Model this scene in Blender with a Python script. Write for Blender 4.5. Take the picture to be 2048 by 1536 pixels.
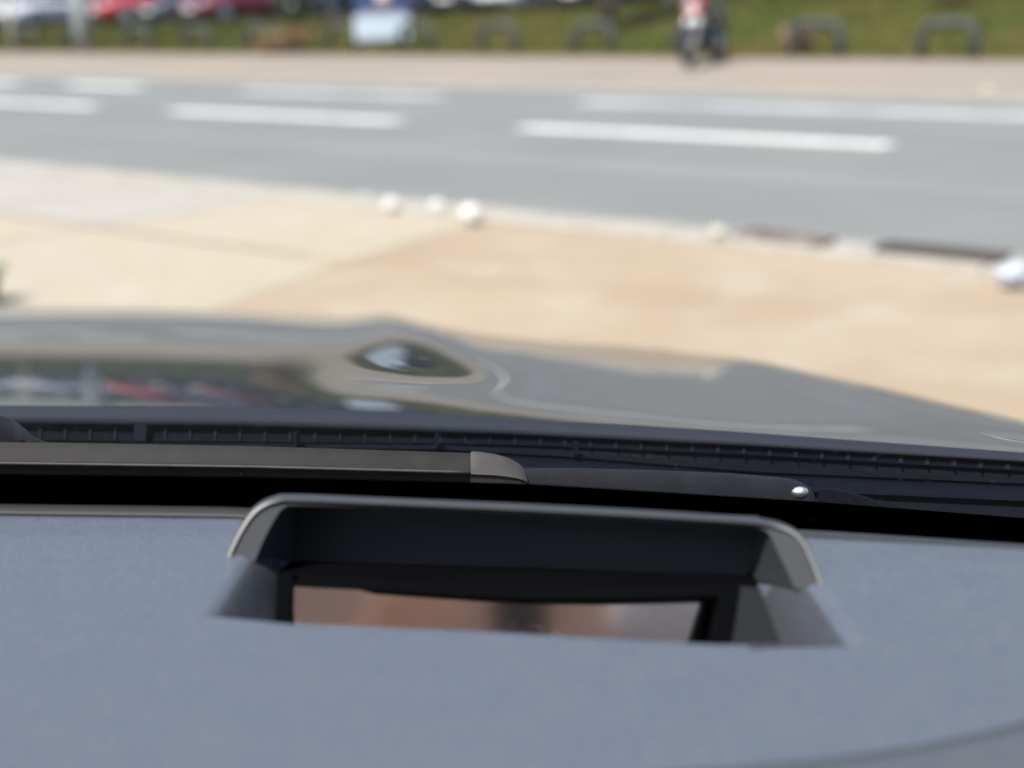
import bpy, bmesh, math, random
import numpy as np
from mathutils import Vector, Matrix

R = math.radians
scene = bpy.context.scene
for o in list(bpy.data.objects):
    bpy.data.objects.remove(o)

# ------------------------------------------------------------------ camera, sky, sun, exposure
CAM_H, PITCH, ROLL, FPX = 1.38, R(15.35), R(1.6), 2841.0      # FPX: focal length for a 2048 px wide frame
_f = np.array([0, math.cos(PITCH), -math.sin(PITCH)])
_u0 = np.array([0, math.sin(PITCH), math.cos(PITCH)])
_r0 = np.array([1.0, 0, 0])
_r = _r0 * math.cos(ROLL) - _u0 * math.sin(ROLL)
_u = _u0 * math.cos(ROLL) + _r0 * math.sin(ROLL)
EYE = np.array([0, 0, CAM_H])
cam_data = bpy.data.cameras.new('camera')
cam = bpy.data.objects.new('camera', cam_data)
scene.collection.objects.link(cam)
M = Matrix(((_r[0], _u[0], -_f[0], 0), (_r[1], _u[1], -_f[1], 0), (_r[2], _u[2], -_f[2], CAM_H), (0, 0, 0, 1)))
cam.matrix_world = M
cam_data.sensor_width = 36.0
cam_data.lens = FPX / 2048 * 36.0
cam_data.clip_start = 0.02
cam_data.clip_end = 2000
cam_data.dof.use_dof = True
cam_data.dof.focus_distance = 1.02
cam_data.dof.aperture_fstop = 3.5
cam_data.dof.aperture_blades = 0
scene.camera = cam

SUN_AZ, SUN_EL = R(-142), R(60)          # azimuth from +Y towards +X, elevation
world = bpy.data.worlds.new('World')
scene.world = world
world.use_nodes = True
wn = world.node_tree
sky = wn.nodes.new('ShaderNodeTexSky')
sky.sky_type = 'NISHITA'
sky.sun_disc = False
sky.sun_elevation = SUN_EL
sky.sun_rotation = SUN_AZ
sky.dust_density = 1.5
bg = wn.nodes['Background']
bg.inputs['Strength'].default_value = 0.11
wn.links.new(sky.outputs[0], bg.inputs['Color'])
sun_d = bpy.data.lights.new('sun', 'SUN')
sun_d.energy = 4.4
sun_d.angle = R(0.55)
sun_d.color = (1.0, 0.95, 0.87)
sun = bpy.data.objects.new('sun', sun_d)
scene.collection.objects.link(sun)
sd = Vector((math.sin(SUN_AZ) * math.cos(SUN_EL), math.cos(SUN_AZ) * math.cos(SUN_EL), math.sin(SUN_EL)))
sun.rotation_euler = sd.to_track_quat('Z', 'Y').to_euler()
sun.location = sd * 50
scene.view_settings.view_transform = 'Standard'
scene.view_settings.look = 'None'
scene.view_settings.gamma = 1.0
scene.view_settings.exposure = 0.74
scene.cycles.use_denoising = True
scene.cycles.max_bounces = 10
scene.cycles.transparent_max_bounces = 12

# ------------------------------------------------------------------ helpers
rng = random.Random(7)


def ray(x, y):
    return _f + _r * (x - 1024) / FPX - _u * (y - 768) / FPX


def at(x, y, Y):                        # a point at forward distance Y
    d = ray(x, y)
    return EYE + d * (Y / d[1])


def on(x, y, z):                        # a point at height z
    d = ray(x, y)
    return EYE + d * ((z - CAM_H) / d[2])


def to_px(p):
    v = np.asarray(p) - EYE
    k = v @ _f
    return 1024 + FPX * (v @ _r) / k, 768 - FPX * (v @ _u) / k


def interp(x, pts):
    return float(np.interp(x, [p[0] for p in pts], [p[1] for p in pts]))


def catmull(pts, n=6):
    P = [np.array(p, float) for p in pts]
    P = [2 * P[0] - P[1]] + P + [2 * P[-1] - P[-2]]
    out = []
    for i in range(1, len(P) - 2):
        for k in range(n):
            t = k / n
            out.append(0.5 * (2 * P[i] + (P[i + 1] - P[i - 1]) * t + (2 * P[i - 1] - 5 * P[i] + 4 * P[i + 1] - P[i + 2]) * t * t
                              + (-P[i - 1] + 3 * P[i] - 3 * P[i + 1] + P[i + 2]) * t ** 3))
    out.append(P[-2])
    return out


MATS = {}


def mat(name, col, rough=0.6, metal=0.0, coat=0.0, noise=None, bump=None, spec=0.5, emit=None, sheen=0.0):
    """noise: list of (scale, colour2, amount, lo, hi); bump: (scale, strength, distance)"""
    m = bpy.data.materials.new(name)
    m.use_nodes = True
    nt = m.node_tree
    b = nt.nodes['Principled BSDF']
    b.inputs['Base Color'].default_value = (*col, 1)
    b.inputs['Roughness'].default_value = rough
    b.inputs['Metallic'].default_value = metal
    b.inputs['Coat Weight'].default_value = coat
    b.inputs['Coat Roughness'].default_value = 0.015
    b.inputs['Specular IOR Level'].default_value = spec
    tc = nt.nodes.new('ShaderNodeTexCoord')
    prev = None
    for (sc, c2, amt, lo, hi) in (noise or []):
        n = nt.nodes.new('ShaderNodeTexNoise')
        n.inputs['Scale'].default_value = sc
        n.inputs['Detail'].default_value = 5
        nt.links.new(tc.outputs['Object'], n.inputs['Vector'])
        mr = nt.nodes.new('ShaderNodeMapRange')
        mr.inputs[1].default_value = lo
        mr.inputs[2].default_value = hi
        mr.inputs[4].default_value = amt
        nt.links.new(n.outputs['Fac'], mr.inputs[0])
        mx = nt.nodes.new('ShaderNodeMixRGB')
        mx.inputs[1].default_value = (*col, 1)
        if prev:
            nt.links.new(prev.outputs[0], mx.inputs[1])
        mx.inputs[2].default_value = (*c2, 1)
        nt.links.new(mr.outputs[0], mx.inputs[0])
        prev = mx
    if prev:
        nt.links.new(prev.outputs[0], b.inputs['Base Color'])
    if bump:
        n = nt.nodes.new('ShaderNodeTexNoise')
        n.inputs['Scale'].default_value = bump[0]
        n.inputs['Detail'].default_value = 4
        nt.links.new(tc.outputs['Object'], n.inputs['Vector'])
        bp = nt.nodes.new('ShaderNodeBump')
        bp.inputs['Strength'].default_value = bump[1]
        bp.inputs['Distance'].default_value = bump[2]
        nt.links.new(n.outputs['Fac'], bp.inputs['Height'])
        nt.links.new(bp.outputs[0], b.inputs['Normal'])
    if emit:
        b.inputs['Emission Color'].default_value = (*emit[0], 1)
        b.inputs['Emission Strength'].default_value = emit[1]
    MATS[name] = m
    return m


def tag(o, label=None, cat=None, group=None, kind=None):
    if label: o['label'] = label
    if cat: o['category'] = cat
    if group: o['group'] = group
    if kind: o['kind'] = kind
    return o


def empty(name, loc=(0, 0, 0), rz=0.0):
    o = bpy.data.objects.new(name, None)
    o.empty_display_size = 0.1
    o.location = loc
    o.rotation_euler = (0, 0, rz)
    scene.collection.objects.link(o)
    return o


def obj(name, verts, faces, m, parent=None, smooth=True, bevel=None, world_space=True, subsurf=0):
    me = bpy.data.meshes.new(name)
    me.from_pydata([tuple(map(float, v)) for v in verts], [], faces)
    bm = bmesh.new()
    bm.from_mesh(me)
    bmesh.ops.recalc_face_normals(bm, faces=bm.faces)
    bm.to_mesh(me)
    bm.free()
    me.materials.append(m)
    if smooth:
        me.polygons.foreach_set('use_smooth', [True] * len(me.polygons))
    me.update()
    o = bpy.data.objects.new(name, me)
    scene.collection.objects.link(o)
    if parent:
        o.parent = parent
        if world_space:
            p = parent
            off = Vector((0, 0, 0))
            while p:
                off += Vector(p.location)
                p = p.parent
            o.location = -off
    if bevel:
        b = o.modifiers.new('bevel', 'BEVEL')
        b.width = bevel
        b.segments = 3
        b.limit_method = 'ANGLE'
        b.angle_limit = R(35)
    if subsurf:
        s = o.modifiers.new('sub', 'SUBSURF')
        s.levels = s.render_levels = subsurf
    return o


def auto_smooth(o, ang=40):
    me = o.data
    bm = bmesh.new()
    bm.from_mesh(me)
    for e in bm.edges:
        if len(e.link_faces) == 2 and e.calc_face_angle(0) > R(ang):
            e.smooth = False
    bm.to_mesh(me)
    bm.free()
    return o


def grid_faces(nr, nc, closed_c=False):
    f = []
    for i in range(nr - 1):
        for j in range(nc - (0 if closed_c else 1)):
            k = (j + 1) % nc
            f.append((i * nc + j, i * nc + k, (i + 1) * nc + k, (i + 1) * nc + j))
    return f


def loft(rows, closed=False, caps=False):
    nc = len(rows[0])
    v = [p for r_ in rows for p in r_]
    f = grid_faces(len(rows), nc, closed)
    if caps and closed:
        f.append(tuple(range(nc - 1, -1, -1)))
        b = (len(rows) - 1) * nc
        f.append(tuple(b + j for j in range(nc)))
    return v, f


def box(cx, cy, cz, sx, sy, sz):
    v = [(cx + i * sx / 2, cy + j * sy / 2, cz + k * sz / 2) for k in (-1, 1) for j in (-1, 1) for i in (-1, 1)]
    return v, [(0, 1, 3, 2), (4, 6, 7, 5), (0, 4, 5, 1), (2, 3, 7, 6), (0, 2, 6, 4), (1, 5, 7, 3)]


def merge(*vf):
    V, Fc = [], []
    for v, f in vf:
        b = len(V)
        V += list(v)
        Fc += [tuple(i + b for i in q) for q in f]
    return V, Fc


def tube(path, rad, n=10, caps=True):
    P = [Vector(p) for p in path]
    rr = rad if isinstance(rad, (list, tuple)) else [rad] * len(P)
    rows = []
    up = None
    for i, p in enumerate(P):
        t = (P[min(i + 1, len(P) - 1)] - P[max(i - 1, 0)]).normalized()
        if up is None:
            up = Vector((0, 0, 1)) if abs(t.z) < 0.9 else Vector((0, 1, 0))
        a = t.cross(up).normalized()
        b = a.cross(t).normalized()
        up = b
        rows.append([p + (a * math.cos(2 * math.pi * k / n) + b * math.sin(2 * math.pi * k / n)) * rr[i] for k in range(n)])
    return loft(rows, True, caps)


def disc_lathe(profile, n=24, axis='x', c=(0, 0, 0)):
    rows = []
    for (a, r_) in profile:
        row = []
        for k in range(n):
            th = 2 * math.pi * k / n
            p = (a, r_ * math.cos(th), r_ * math.sin(th)) if axis == 'x' else (r_ * math.cos(th), a, r_ * math.sin(th)) if axis == 'y' else (r_ * math.cos(th), r_ * math.sin(th), a)
            row.append((p[0] + c[0], p[1] + c[1], p[2] + c[2]))
        rows.append(row)
    return loft(rows, True, True)


def blobball(c, r_, n=10, m=7, seed=0, amp=0.25, squash=(1, 1, 1)):
    g = random.Random(seed)
    rows = []
    for i in range(m + 1):
        ph = math.pi * i / m
        row = []
        for j in range(n):
            th = 2 * math.pi * j / n
            q = r_ * (1 + g.uniform(-amp, amp)) if 0 < i < m else r_
            row.append((c[0] + q * math.sin(ph) * math.cos(th) * squash[0], c[1] + q * math.sin(ph) * math.sin(th) * squash[1], c[2] + q * math.cos(ph) * squash[2]))
        rows.append(row)
    return loft(rows, True)


def copy_tree(o, parent=None):
    c = o.copy()
    scene.collection.objects.link(c)
    c.parent = parent
    for ch in list(o.children):
        copy_tree(ch, c)
    return c


# ------------------------------------------------------------------ materials
asphalt = mat('asphalt', (0.192, 0.194, 0.188), 0.85, noise=[(0.6, (0.165, 0.17, 0.17), 0.8, 0.35, 0.65), (60, (0.26, 0.26, 0.25), 0.5, 0.5, 0.7)], bump=(180, 0.4, 0.004), spec=0.12)
sand = mat('sand_pavement', (0.362, 0.292, 0.213), 0.9, noise=[(0.9, (0.315, 0.243, 0.172), 0.9, 0.4, 0.65), (2.2, (0.38, 0.328, 0.26), 0.8, 0.5, 0.68), (45, (0.28, 0.21, 0.15), 0.5, 0.52, 0.7)], bump=(120, 0.5, 0.006), spec=0.12)
concrete = mat('concrete_cream', (0.38, 0.33, 0.258), 0.9, noise=[(1.2, (0.36, 0.315, 0.235), 0.9, 0.4, 0.6), (4, (0.40, 0.355, 0.29), 0.7, 0.5, 0.65), (30, (0.31, 0.265, 0.21), 0.5, 0.5, 0.7)], bump=(90, 0.3, 0.003), spec=0.12)
concrete_pale = mat('concrete_pale', (0.35, 0.325, 0.295), 0.9, noise=[(1.5, (0.30, 0.28, 0.25), 0.8, 0.45, 0.7), (30, (0.34, 0.32, 0.3), 0.5, 0.5, 0.7)], spec=0.12)
kerb_m = mat('kerb_concrete', (0.37, 0.345, 0.30), 0.9, noise=[(6, (0.29, 0.27, 0.235), 0.8, 0.45, 0.7)], bump=(80, 0.4, 0.004), spec=0.12)
slab_far = mat('far_pavement_slabs', (0.275, 0.235, 0.197), 0.9, noise=[(0.35, (0.245, 0.222, 0.185), 0.9, 0.4, 0.6), (25, (0.245, 0.2, 0.16), 0.5, 0.5, 0.7)], spec=0.12)
paint = mat('road_paint', (0.70, 0.70, 0.675), 0.7, noise=[(1.6, (0.52, 0.52, 0.505), 0.8, 0.45, 0.68), (14, (0.4, 0.4, 0.39), 0.7, 0.52, 0.72)], spec=0.12)
paint_worn = mat('worn_road_paint', (0.47, 0.475, 0.48), 0.8, noise=[(1.1, (0.3, 0.31, 0.315), 0.8, 0.45, 0.65)], spec=0.12)
grass_m = mat('grass_turf', (0.054, 0.063, 0.011), 0.9, noise=[(0.35, (0.085, 0.078, 0.014), 0.9, 0.4, 0.6), (0.9, (0.11, 0.08, 0.03), 0.85, 0.5, 0.66), (30, (0.045, 0.065, 0.012), 0.6, 0.45, 0.7)], spec=0.12)
blade_m = mat('grass_blades', (0.056, 0.072, 0.010), 0.8, noise=[(0.35, (0.11, 0.088, 0.022), 0.9, 0.4, 0.62)], spec=0.12)
dirt_m = mat('dry_soil', (0.17, 0.11, 0.06), 0.95, noise=[(1.5, (0.14, 0.105, 0.04), 0.9, 0.4, 0.6)], spec=0.12)
ground_m = mat('earth', (0.20, 0.16, 0.10), 0.95, noise=[(0.4, (0.09, 0.10, 0.03), 0.8, 0.45, 0.6)], spec=0.12)
lot_m = mat('car_park_asphalt', (0.06, 0.06, 0.062), 0.9, noise=[(0.7, (0.045, 0.045, 0.048), 0.8, 0.4, 0.65)], spec=0.12)
bark_m = mat('bark', (0.15, 0.105, 0.08), 0.9, noise=[(12, (0.08, 0.06, 0.045), 0.8, 0.4, 0.65)], spec=0.12)
leaf_dark = mat('leaf_dark', (0.030, 0.052, 0.02), 0.7, noise=[(1.2, (0.045, 0.07, 0.022), 0.9, 0.4, 0.6)], spec=0.12)
leaf_mid = mat('leaf_mid', (0.05, 0.085, 0.022), 0.7, noise=[(1.2, (0.08, 0.1, 0.03), 0.9, 0.4, 0.6)], spec=0.12)
leaf_rust = mat('leaf_rust', (0.27, 0.17, 0.09), 0.8, noise=[(2.5, (0.19, 0.145, 0.07), 0.9, 0.4, 0.6)], spec=0.12)
leaf_pink = mat('leaf_pink', (0.36, 0.24, 0.17), 0.8, noise=[(2.5, (0.2, 0.13, 0.08), 0.9, 0.4, 0.6)], spec=0.12)
galv = mat('galvanised_steel', (0.27, 0.285, 0.285), 0.6, 0.0, noise=[(5, (0.22, 0.235, 0.235), 0.7, 0.4, 0.7)])
hoop_m = mat('grey_painted_rail', (0.072, 0.078, 0.070), 0.8, 0.0, spec=0.1, noise=[(5, (0.072, 0.08, 0.072), 0.7, 0.4, 0.7)])
white_plastic = mat('white_litter', (0.70, 0.68, 0.65), 0.6)
cool_white = mat('blue_white_litter', (0.48, 0.53, 0.64), 0.5)
iron = mat('cast_iron', (0.075, 0.064, 0.056), 0.8, 0.0, noise=[(15, (0.09, 0.06, 0.045), 0.7, 0.45, 0.7)])
sign_white = mat('sign_pale_blue', (0.52, 0.62, 0.72), 0.5)
sign_blue = mat('sign_navy', (0.035, 0.055, 0.16), 0.5)
sign_pink = mat('sign_emblem', (0.7, 0.6, 0.58), 0.5)
post_m = mat('sign_post_pale', (0.33, 0.31, 0.26), 0.6)
tyre_m = mat('tyre_rubber', (0.02, 0.02, 0.02), 0.85)
rim_m = mat('alloy_rim', (0.6, 0.6, 0.61), 0.25, 0.9)
lamp_m = mat('headlamp_lens', (0.7, 0.72, 0.75), 0.08, 0.3, coat=1)
dark_glass = mat('car_window_glass', (0.012, 0.015, 0.018), 0.05, coat=1.0)
black_plastic = mat('black_plastic', (0.016, 0.017, 0.02), 0.55, noise=[(40, (0.024, 0.025, 0.028), 0.7, 0.45, 0.7)])
plate_m = mat('number_plate', (0.75, 0.75, 0.7), 0.5)
chrome = mat('chrome', (0.75, 0.75, 0.75), 0.12, 1.0)
red_paint = mat('red_paint', (0.34, 0.018, 0.026), 0.3, coat=1.0)
bike_black = mat('motorcycle_black', (0.015, 0.016, 0.02), 0.35, coat=0.4)

# car interior / bonnet
hood_m = mat('car_paint_graphite', (0.007, 0.0072, 0.0078), 0.45, 0.0, spec=0.15, coat=0.74, noise=[(900, (0.016, 0.016, 0.017), 0.5, 0.55, 0.75)])
dash_m = mat('dash_soft_plastic', (0.088, 0.104, 0.134), 0.6, noise=[(40, (0.098, 0.114, 0.143), 0.5, 0.4, 0.65), (300, (0.062, 0.076, 0.104), 0.75, 0.48, 0.66), (700, (0.125, 0.142, 0.172), 0.7, 0.56, 0.72)], bump=(520, 0.5, 0.0014), spec=0.4)
recess_m = mat('recess_shade_welt_plastic', (0.050, 0.054, 0.064), 0.6, noise=[(300, (0.038, 0.042, 0.05), 0.7, 0.48, 0.66)], bump=(520, 0.4, 0.001), spec=0.3)  # darker tone carries the shade of the opening's cheeks; the seam welt shares it
dash_low_m = mat('dash_lower_plastic', (0.070, 0.078, 0.092), 0.6, noise=[(60, (0.08, 0.088, 0.1), 0.8, 0.4, 0.65)], bump=(650, 0.35, 0.0008))
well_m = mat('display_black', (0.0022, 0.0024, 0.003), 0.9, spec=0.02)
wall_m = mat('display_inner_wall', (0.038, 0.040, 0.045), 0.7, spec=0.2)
rim_grey = mat('visor_trim_grey', (0.043, 0.047, 0.052), 0.42, 0.0, spec=0.45)
face_m = mat('visor_face_grey', (0.040, 0.042, 0.048), 0.7, spec=0.15)
frit_m = mat('windscreen_black_border', (0.0015, 0.0015, 0.0018), 0.95, spec=0.0)
trim_m = mat('defroster_trim', (0.03, 0.031, 0.033), 0.6)
cowl_m = mat('cowl_plastic', (0.0026, 0.0036, 0.0068), 0.7, spec=0.06, noise=[(30, (0.0042, 0.0055, 0.0095), 0.8, 0.45, 0.7)], bump=(300, 0.2, 0.0006))
fin_m = mat('cowl_fin_plastic', (0.010, 0.0125, 0.018), 0.6, spec=0.1)
lip_m = mat('bonnet_edge_seal', (0.022, 0.026, 0.036), 0.75, spec=0.12)
wiper_m = mat('wiper_plastic', (0.0092, 0.0088, 0.0092), 0.6, spec=0.18, noise=[(60, (0.015, 0.014, 0.0135), 0.8, 0.45, 0.7)])
cap_m = mat('wiper_cap_plastic', (0.046, 0.042, 0.041), 0.6, spec=0.3, noise=[(80, (0.034, 0.031, 0.029), 0.8, 0.45, 0.7)])
arm_m = mat('wiper_arm_metal', (0.0085, 0.010, 0.0145), 0.6, spec=0.15, noise=[(50, (0.013, 0.015, 0.021), 0.8, 0.45, 0.7)])
liner_m = mat('headliner_fabric', (0.62, 0.48, 0.46), 0.95)
trim_dark = mat('door_trim', (0.03, 0.03, 0.033), 0.7)
seat_m = mat('seat_fabric', (0.52, 0.46, 0.42), 0.9)
skin_m = mat('skin', (0.78, 0.42, 0.27), 0.7, spec=0.15, noise=[(30, (0.66, 0.31, 0.19), 0.7, 0.45, 0.65)])
shirt_m = mat('shirt_fabric', (0.55, 0.50, 0.50), 0.9)
phone_m = mat('phone_back', (0.012, 0.012, 0.013), 0.6, spec=0.2)

mirror_m = bpy.data.materials.new('display_glass')
mirror_m.use_nodes = True
_nt = mirror_m.node_tree
_b = _nt.nodes['Principled BSDF']
_b.inputs['Base Color'].default_value = (0.96, 0.94, 0.93, 1)
_b.inputs['Metallic'].default_value = 1.0
_b.inputs['Roughness'].default_value = 0.10
_tc = _nt.nodes.new('ShaderNodeTexCoord')
_n = _nt.nodes.new('ShaderNodeTexNoise')
_n.inputs['Scale'].default_value = 260
_n.inputs['Detail'].default_value = 3
_nt.links.new(_tc.outputs['Object'], _n.inputs['Vector'])
_n2 = _nt.nodes.new('ShaderNodeTexNoise')
_n2.inputs['Scale'].default_value = 18
_nt.links.new(_tc.outputs['Object'], _n2.inputs['Vector'])
_mm = _nt.nodes.new('ShaderNodeMath'); _mm.operation = 'MULTIPLY'
_nt.links.new(_n.outputs['Fac'], _mm.inputs[0]); _nt.links.new(_n2.outputs['Fac'], _mm.inputs[1])
_mr = _nt.nodes.new('ShaderNodeMapRange')
_mr.inputs[1].default_value = 0.36; _mr.inputs[2].default_value = 0.46; _mr.inputs[4].default_value = 0.10
_nt.links.new(_mm.outputs[0], _mr.inputs[0])
_dust = _nt.nodes.new('ShaderNodeBsdfDiffuse')
_dust.inputs['Color'].default_value = (0.5, 0.47, 0.45, 1)
_mx = _nt.nodes.new('ShaderNodeMixShader')
_nt.links.new(_mr.outputs[0], _mx.inputs[0])
_nt.links.new(_b.outputs[0], _mx.inputs[1]); _nt.links.new(_dust.outputs[0], _mx.inputs[2])
_nt.links.new(_mx.outputs[0], _nt.nodes['Material Output'].inputs['Surface'])

glass_m = bpy.data.materials.new('windscreen_glass')
glass_m.use_nodes = True
_nt = glass_m.node_tree
_nt.nodes.remove(_nt.nodes['Principled BSDF'])
_tr = _nt.nodes.new('ShaderNodeBsdfTransparent'); _tr.inputs[0].default_value = (0.955, 0.97, 0.965, 1)
_gl = _nt.nodes.new('ShaderNodeBsdfGlossy'); _gl.inputs['Roughness'].default_value = 0.0
_lw = _nt.nodes.new('ShaderNodeLayerWeight'); _lw.inputs['Blend'].default_value = 0.5
_pw = _nt.nodes.new('ShaderNodeMath'); _pw.operation = 'POWER'; _pw.inputs[1].default_value = 5
_fr = _nt.nodes.new('ShaderNodeMath'); _fr.operation = 'MULTIPLY_ADD'; _fr.inputs[1].default_value = 0.11; _fr.inputs[2].default_value = 0.012
_nt.links.new(_lw.outputs['Facing'], _pw.inputs[0]); _nt.links.new(_pw.outputs[0], _fr.inputs[0])
_mx = _nt.nodes.new('ShaderNodeMixShader')
_nt.links.new(_fr.outputs[0], _mx.inputs[0]); _nt.links.new(_tr.outputs[0], _mx.inputs[1]); _nt.links.new(_gl.outputs[0], _mx.inputs[2])
_tl = _nt.nodes.new('ShaderNodeBsdfTranslucent'); _tl.inputs[0].default_value = (0.8, 0.84, 0.9, 1)
_tcw = _nt.nodes.new('ShaderNodeTexCoord')
_nd = _nt.nodes.new('ShaderNodeTexNoise'); _nd.inputs['Scale'].default_value = 320; _nd.inputs['Detail'].default_value = 2
_nt.links.new(_tcw.outputs['Object'], _nd.inputs['Vector'])
_md = _nt.nodes.new('ShaderNodeMapRange'); _md.inputs[1].default_value = 0.72; _md.inputs[2].default_value = 0.80; _md.inputs[3].default_value = 0.0035; _md.inputs[4].default_value = 0.16
_nt.links.new(_nd.outputs['Fac'], _md.inputs[0])
_mx2 = _nt.nodes.new('ShaderNodeMixShader')
_nt.links.new(_md.outputs[0], _mx2.inputs[0]); _nt.links.new(_mx.outputs[0], _mx2.inputs[1]); _nt.links.new(_tl.outputs[0], _mx2.inputs[2])
_nt.links.new(_mx2.outputs[0], _nt.nodes['Material Output'].inputs['Surface'])

# ------------------------------------------------------------------ the place: road coordinates (s along the road to the left, d across it)
AL = R(49.575)
U = np.array([-math.sin(AL), math.cos(AL), 0.0])
N = np.array([math.cos(AL), math.sin(AL), 0.0])
ROADROT = math.atan2(U[1], U[0])         # heading of +s


def W(s, d, z=0.0):
    return s * U + d * N + np.array([0, 0, z])


def sd_at(px, d, py=60):                 # s where the line of sight of column px meets the line at distance d across the road
    r_ = ray(px, py)
    h = np.array([r_[0], r_[1], 0])
    t = d / (h @ N)
    return t * (h @ U)


def smooth(t):
    t = min(1, max(0, t))
    return t * t * (3 - 2 * t)


KERB_N, KERB_F, PAVE_F = 6.85, 16.75, 20.9


def bank_top(s):
    return interp(s, [(2, 1.2), (14, 1.12), (24, 0.86), (38, 0.68), (70, 0.62)])


def terrain(s, d):
    if d < KERB_N:
        return 0.03
    if d < KERB_F:
        return 0.0
    if d < PAVE_F:
        return 0.035 + 0.205 * (d - KERB_F) / (PAVE_F - KERB_F)
    t = smooth((d - PAVE_F) / 7.5)
    return 0.24 + (bank_top(s) - 0.24) * t


def sheet(name, svals, dvals, m, dz=0.0, parent=None, zf=terrain, kind='structure'):
    v = [W(s, d, zf(s, d) + dz) for d in dvals for s in svals]
    o = obj(name, v, grid_faces(len(dvals), len(svals)), m, parent)
    if kind and not parent:
        o['kind'] = kind
    return o


S_LONG = [-200, -80, -40, -20, -10, 0, 4, 8, 12, 16, 20, 24, 28, 32, 36, 40, 50, 60, 80, 120, 200, 400]
DG = [-300, -100, -40, -10, 0, 6.6, 6.8, 7.0, 12, 16.6, 16.9, 19, 20.9, 22, 23, 24, 25, 26, 27, 28.4, 32, 40, 60, 100, 200, 500]
sheet('ground', S_LONG, DG, ground_m, -0.06, zf=lambda s, d: terrain(s, d) if not (6.5 < d < 17) else -0.02)
road = sheet('road', [-200, -60, -20, 0, 20, 40, 80, 200, 400], [KERB_N, 9, 11.8, 14, KERB_F], asphalt, 0.0, zf=lambda s, d: 0.0)
sheet('sand_pavement', [-200, -40, -10, 0, 5.78], [-40, -5, 2, KERB_N - 0.28], sand, 0.0)
sheet('far_pavement', S_LONG, [KERB_F + 0.13, 18.0, 19.5, PAVE_F], slab_far, 0.0)
sheet('soil_strip', S_LONG, [PAVE_F - 0.02, 21.2, 21.7], dirt_m, 0.012)
sheet('grass_bank', S_LONG, [21.4, 22, 22.8, 23.6, 24.4, 25.2, 26, 27, 28.4, 29.2], grass_m, 0.02)
sheet('car_park', S_LONG, [29.2, 32, 36, 42], lot_m, 0.02)
sheet('rough_grass', [-200, -40, 0, 20, 40, 80, 200, 400], [42, 50, 80, 150, 500], grass_m, 0.0)

# driveway apron on the left: cast slabs with open joints, each slab a piece
apron = sheet('driveway_base', [4.4, 10, 20, 60, 200, 400], [-40, 0, 4, KERB_N - 0.12], mat('joint_filler', (0.25, 0.21, 0.155), 0.95), -0.004)


def slab_piece(quad, m, z1):
    v = [W(s, d, 0.0) for s, d in quad] + [W(s, d, z1) for s, d in quad]
    f = [(0, 1, 2, 3), (7, 6, 5, 4), (0, 4, 5, 1), (1, 5, 6, 2), (2, 6, 7, 3), (3, 7, 4, 0)]
    return obj('concrete_slab', v, f, m, apron, smooth=False, bevel=0.002)


def s_edge(d):
    return interp(d, [(-1.2, 4.0), (2.4, 4.62), (4.15, 5.20), (4.95, 5.46), (6.05, 5.66), (6.8, 5.85)])


cuts = [None, 7.75, 11.2, 14.7, 18.2, 21.7, 25.2, 28.7]
for i in range(len(cuts) - 1):
    for (d0, d1) in ((-1.2, 2.38), (2.41, 5.06), (5.16, KERB_N - 0.31)):
        a0 = s_edge(d0) if i == 0 else cuts[i] + 0.012
        a1 = s_edge(d1) if i == 0 else cuts[i] + 0.012
        e = cuts[i + 1] - 0.012
        m = concrete_pale if (d0 > 5 and i > 0) else concrete
        slab_piece([(a0, d0), (e, d0), (e, d1), (a1, d1)], m, 0.0335 + 0.001 * ((i + int(d0)) % 2))

# kerbs, stone by stone
def kerb(name, d0, d1, s0, s1, h, drop=None):
    base = sheet(name, [s0, (s0 + s1) / 2, s1], [d0 + 0.01, d1 - 0.01], kerb_m, 0.0, zf=lambda s, d: 0.004)
    shared = {}
    L = 0.915
    k = 0
    s = s0
    while s < s1:
        hh = h
        if drop and drop[0] < s < drop[1]:
            hh = drop[2]
        if hh not in shared:
            bv, bf = box(0, 0, hh / 2 - 0.02, L - 0.012, d1 - d0, hh + 0.04)
            o = obj('kerb_stone', bv, bf, kerb_m, base, smooth=False, bevel=0.012, world_space=False)
            shared[hh] = o.data
        else:
            o = bpy.data.objects.new('kerb_stone', shared[hh])
            scene.collection.objects.link(o)
            o.parent = base
            b = o.modifiers.new('bevel', 'BEVEL'); b.width = 0.012; b.segments = 2
        gap = [g for g in GAPS if name == 'near_kerb' and g[0] < s + L / 2 < g[1]]
        if gap:
            bpy.data.objects.remove(o) if o.data.users > 1 else setattr(o, 'location', (0, 0, -3))
        else:
            o.location = W(s + L / 2, (d0 + d1) / 2, rng.uniform(-0.004, 0.004))
            o.rotation_euler = (rng.uniform(-.01, .01), rng.uniform(-.006, .006), ROADROT + rng.uniform(-.006, .006))
        s += L
        k += 1
    return base


GAPS = []
kerb('near_kerb', KERB_N - 0.30, KERB_N + 0.02, -12.02, 40, 0.055)
kerb('far_kerb', KERB_F - 0.02, KERB_F + 0.13, -6, 70, 0.045)
# pale channel strip in front of the near kerb
ch = sheet('kerb_channel', [-40, -10, 0, 5, 10, 20, 60], [KERB_N + 0.02, KERB_N + 0.36], mat('channel_concrete', (0.31, 0.295, 0.265), 0.9, noise=[(1.5, (0.24, 0.235, 0.215), 0.9, 0.4, 0.6)]), 0.005, zf=lambda s, d: 0.0)

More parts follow.
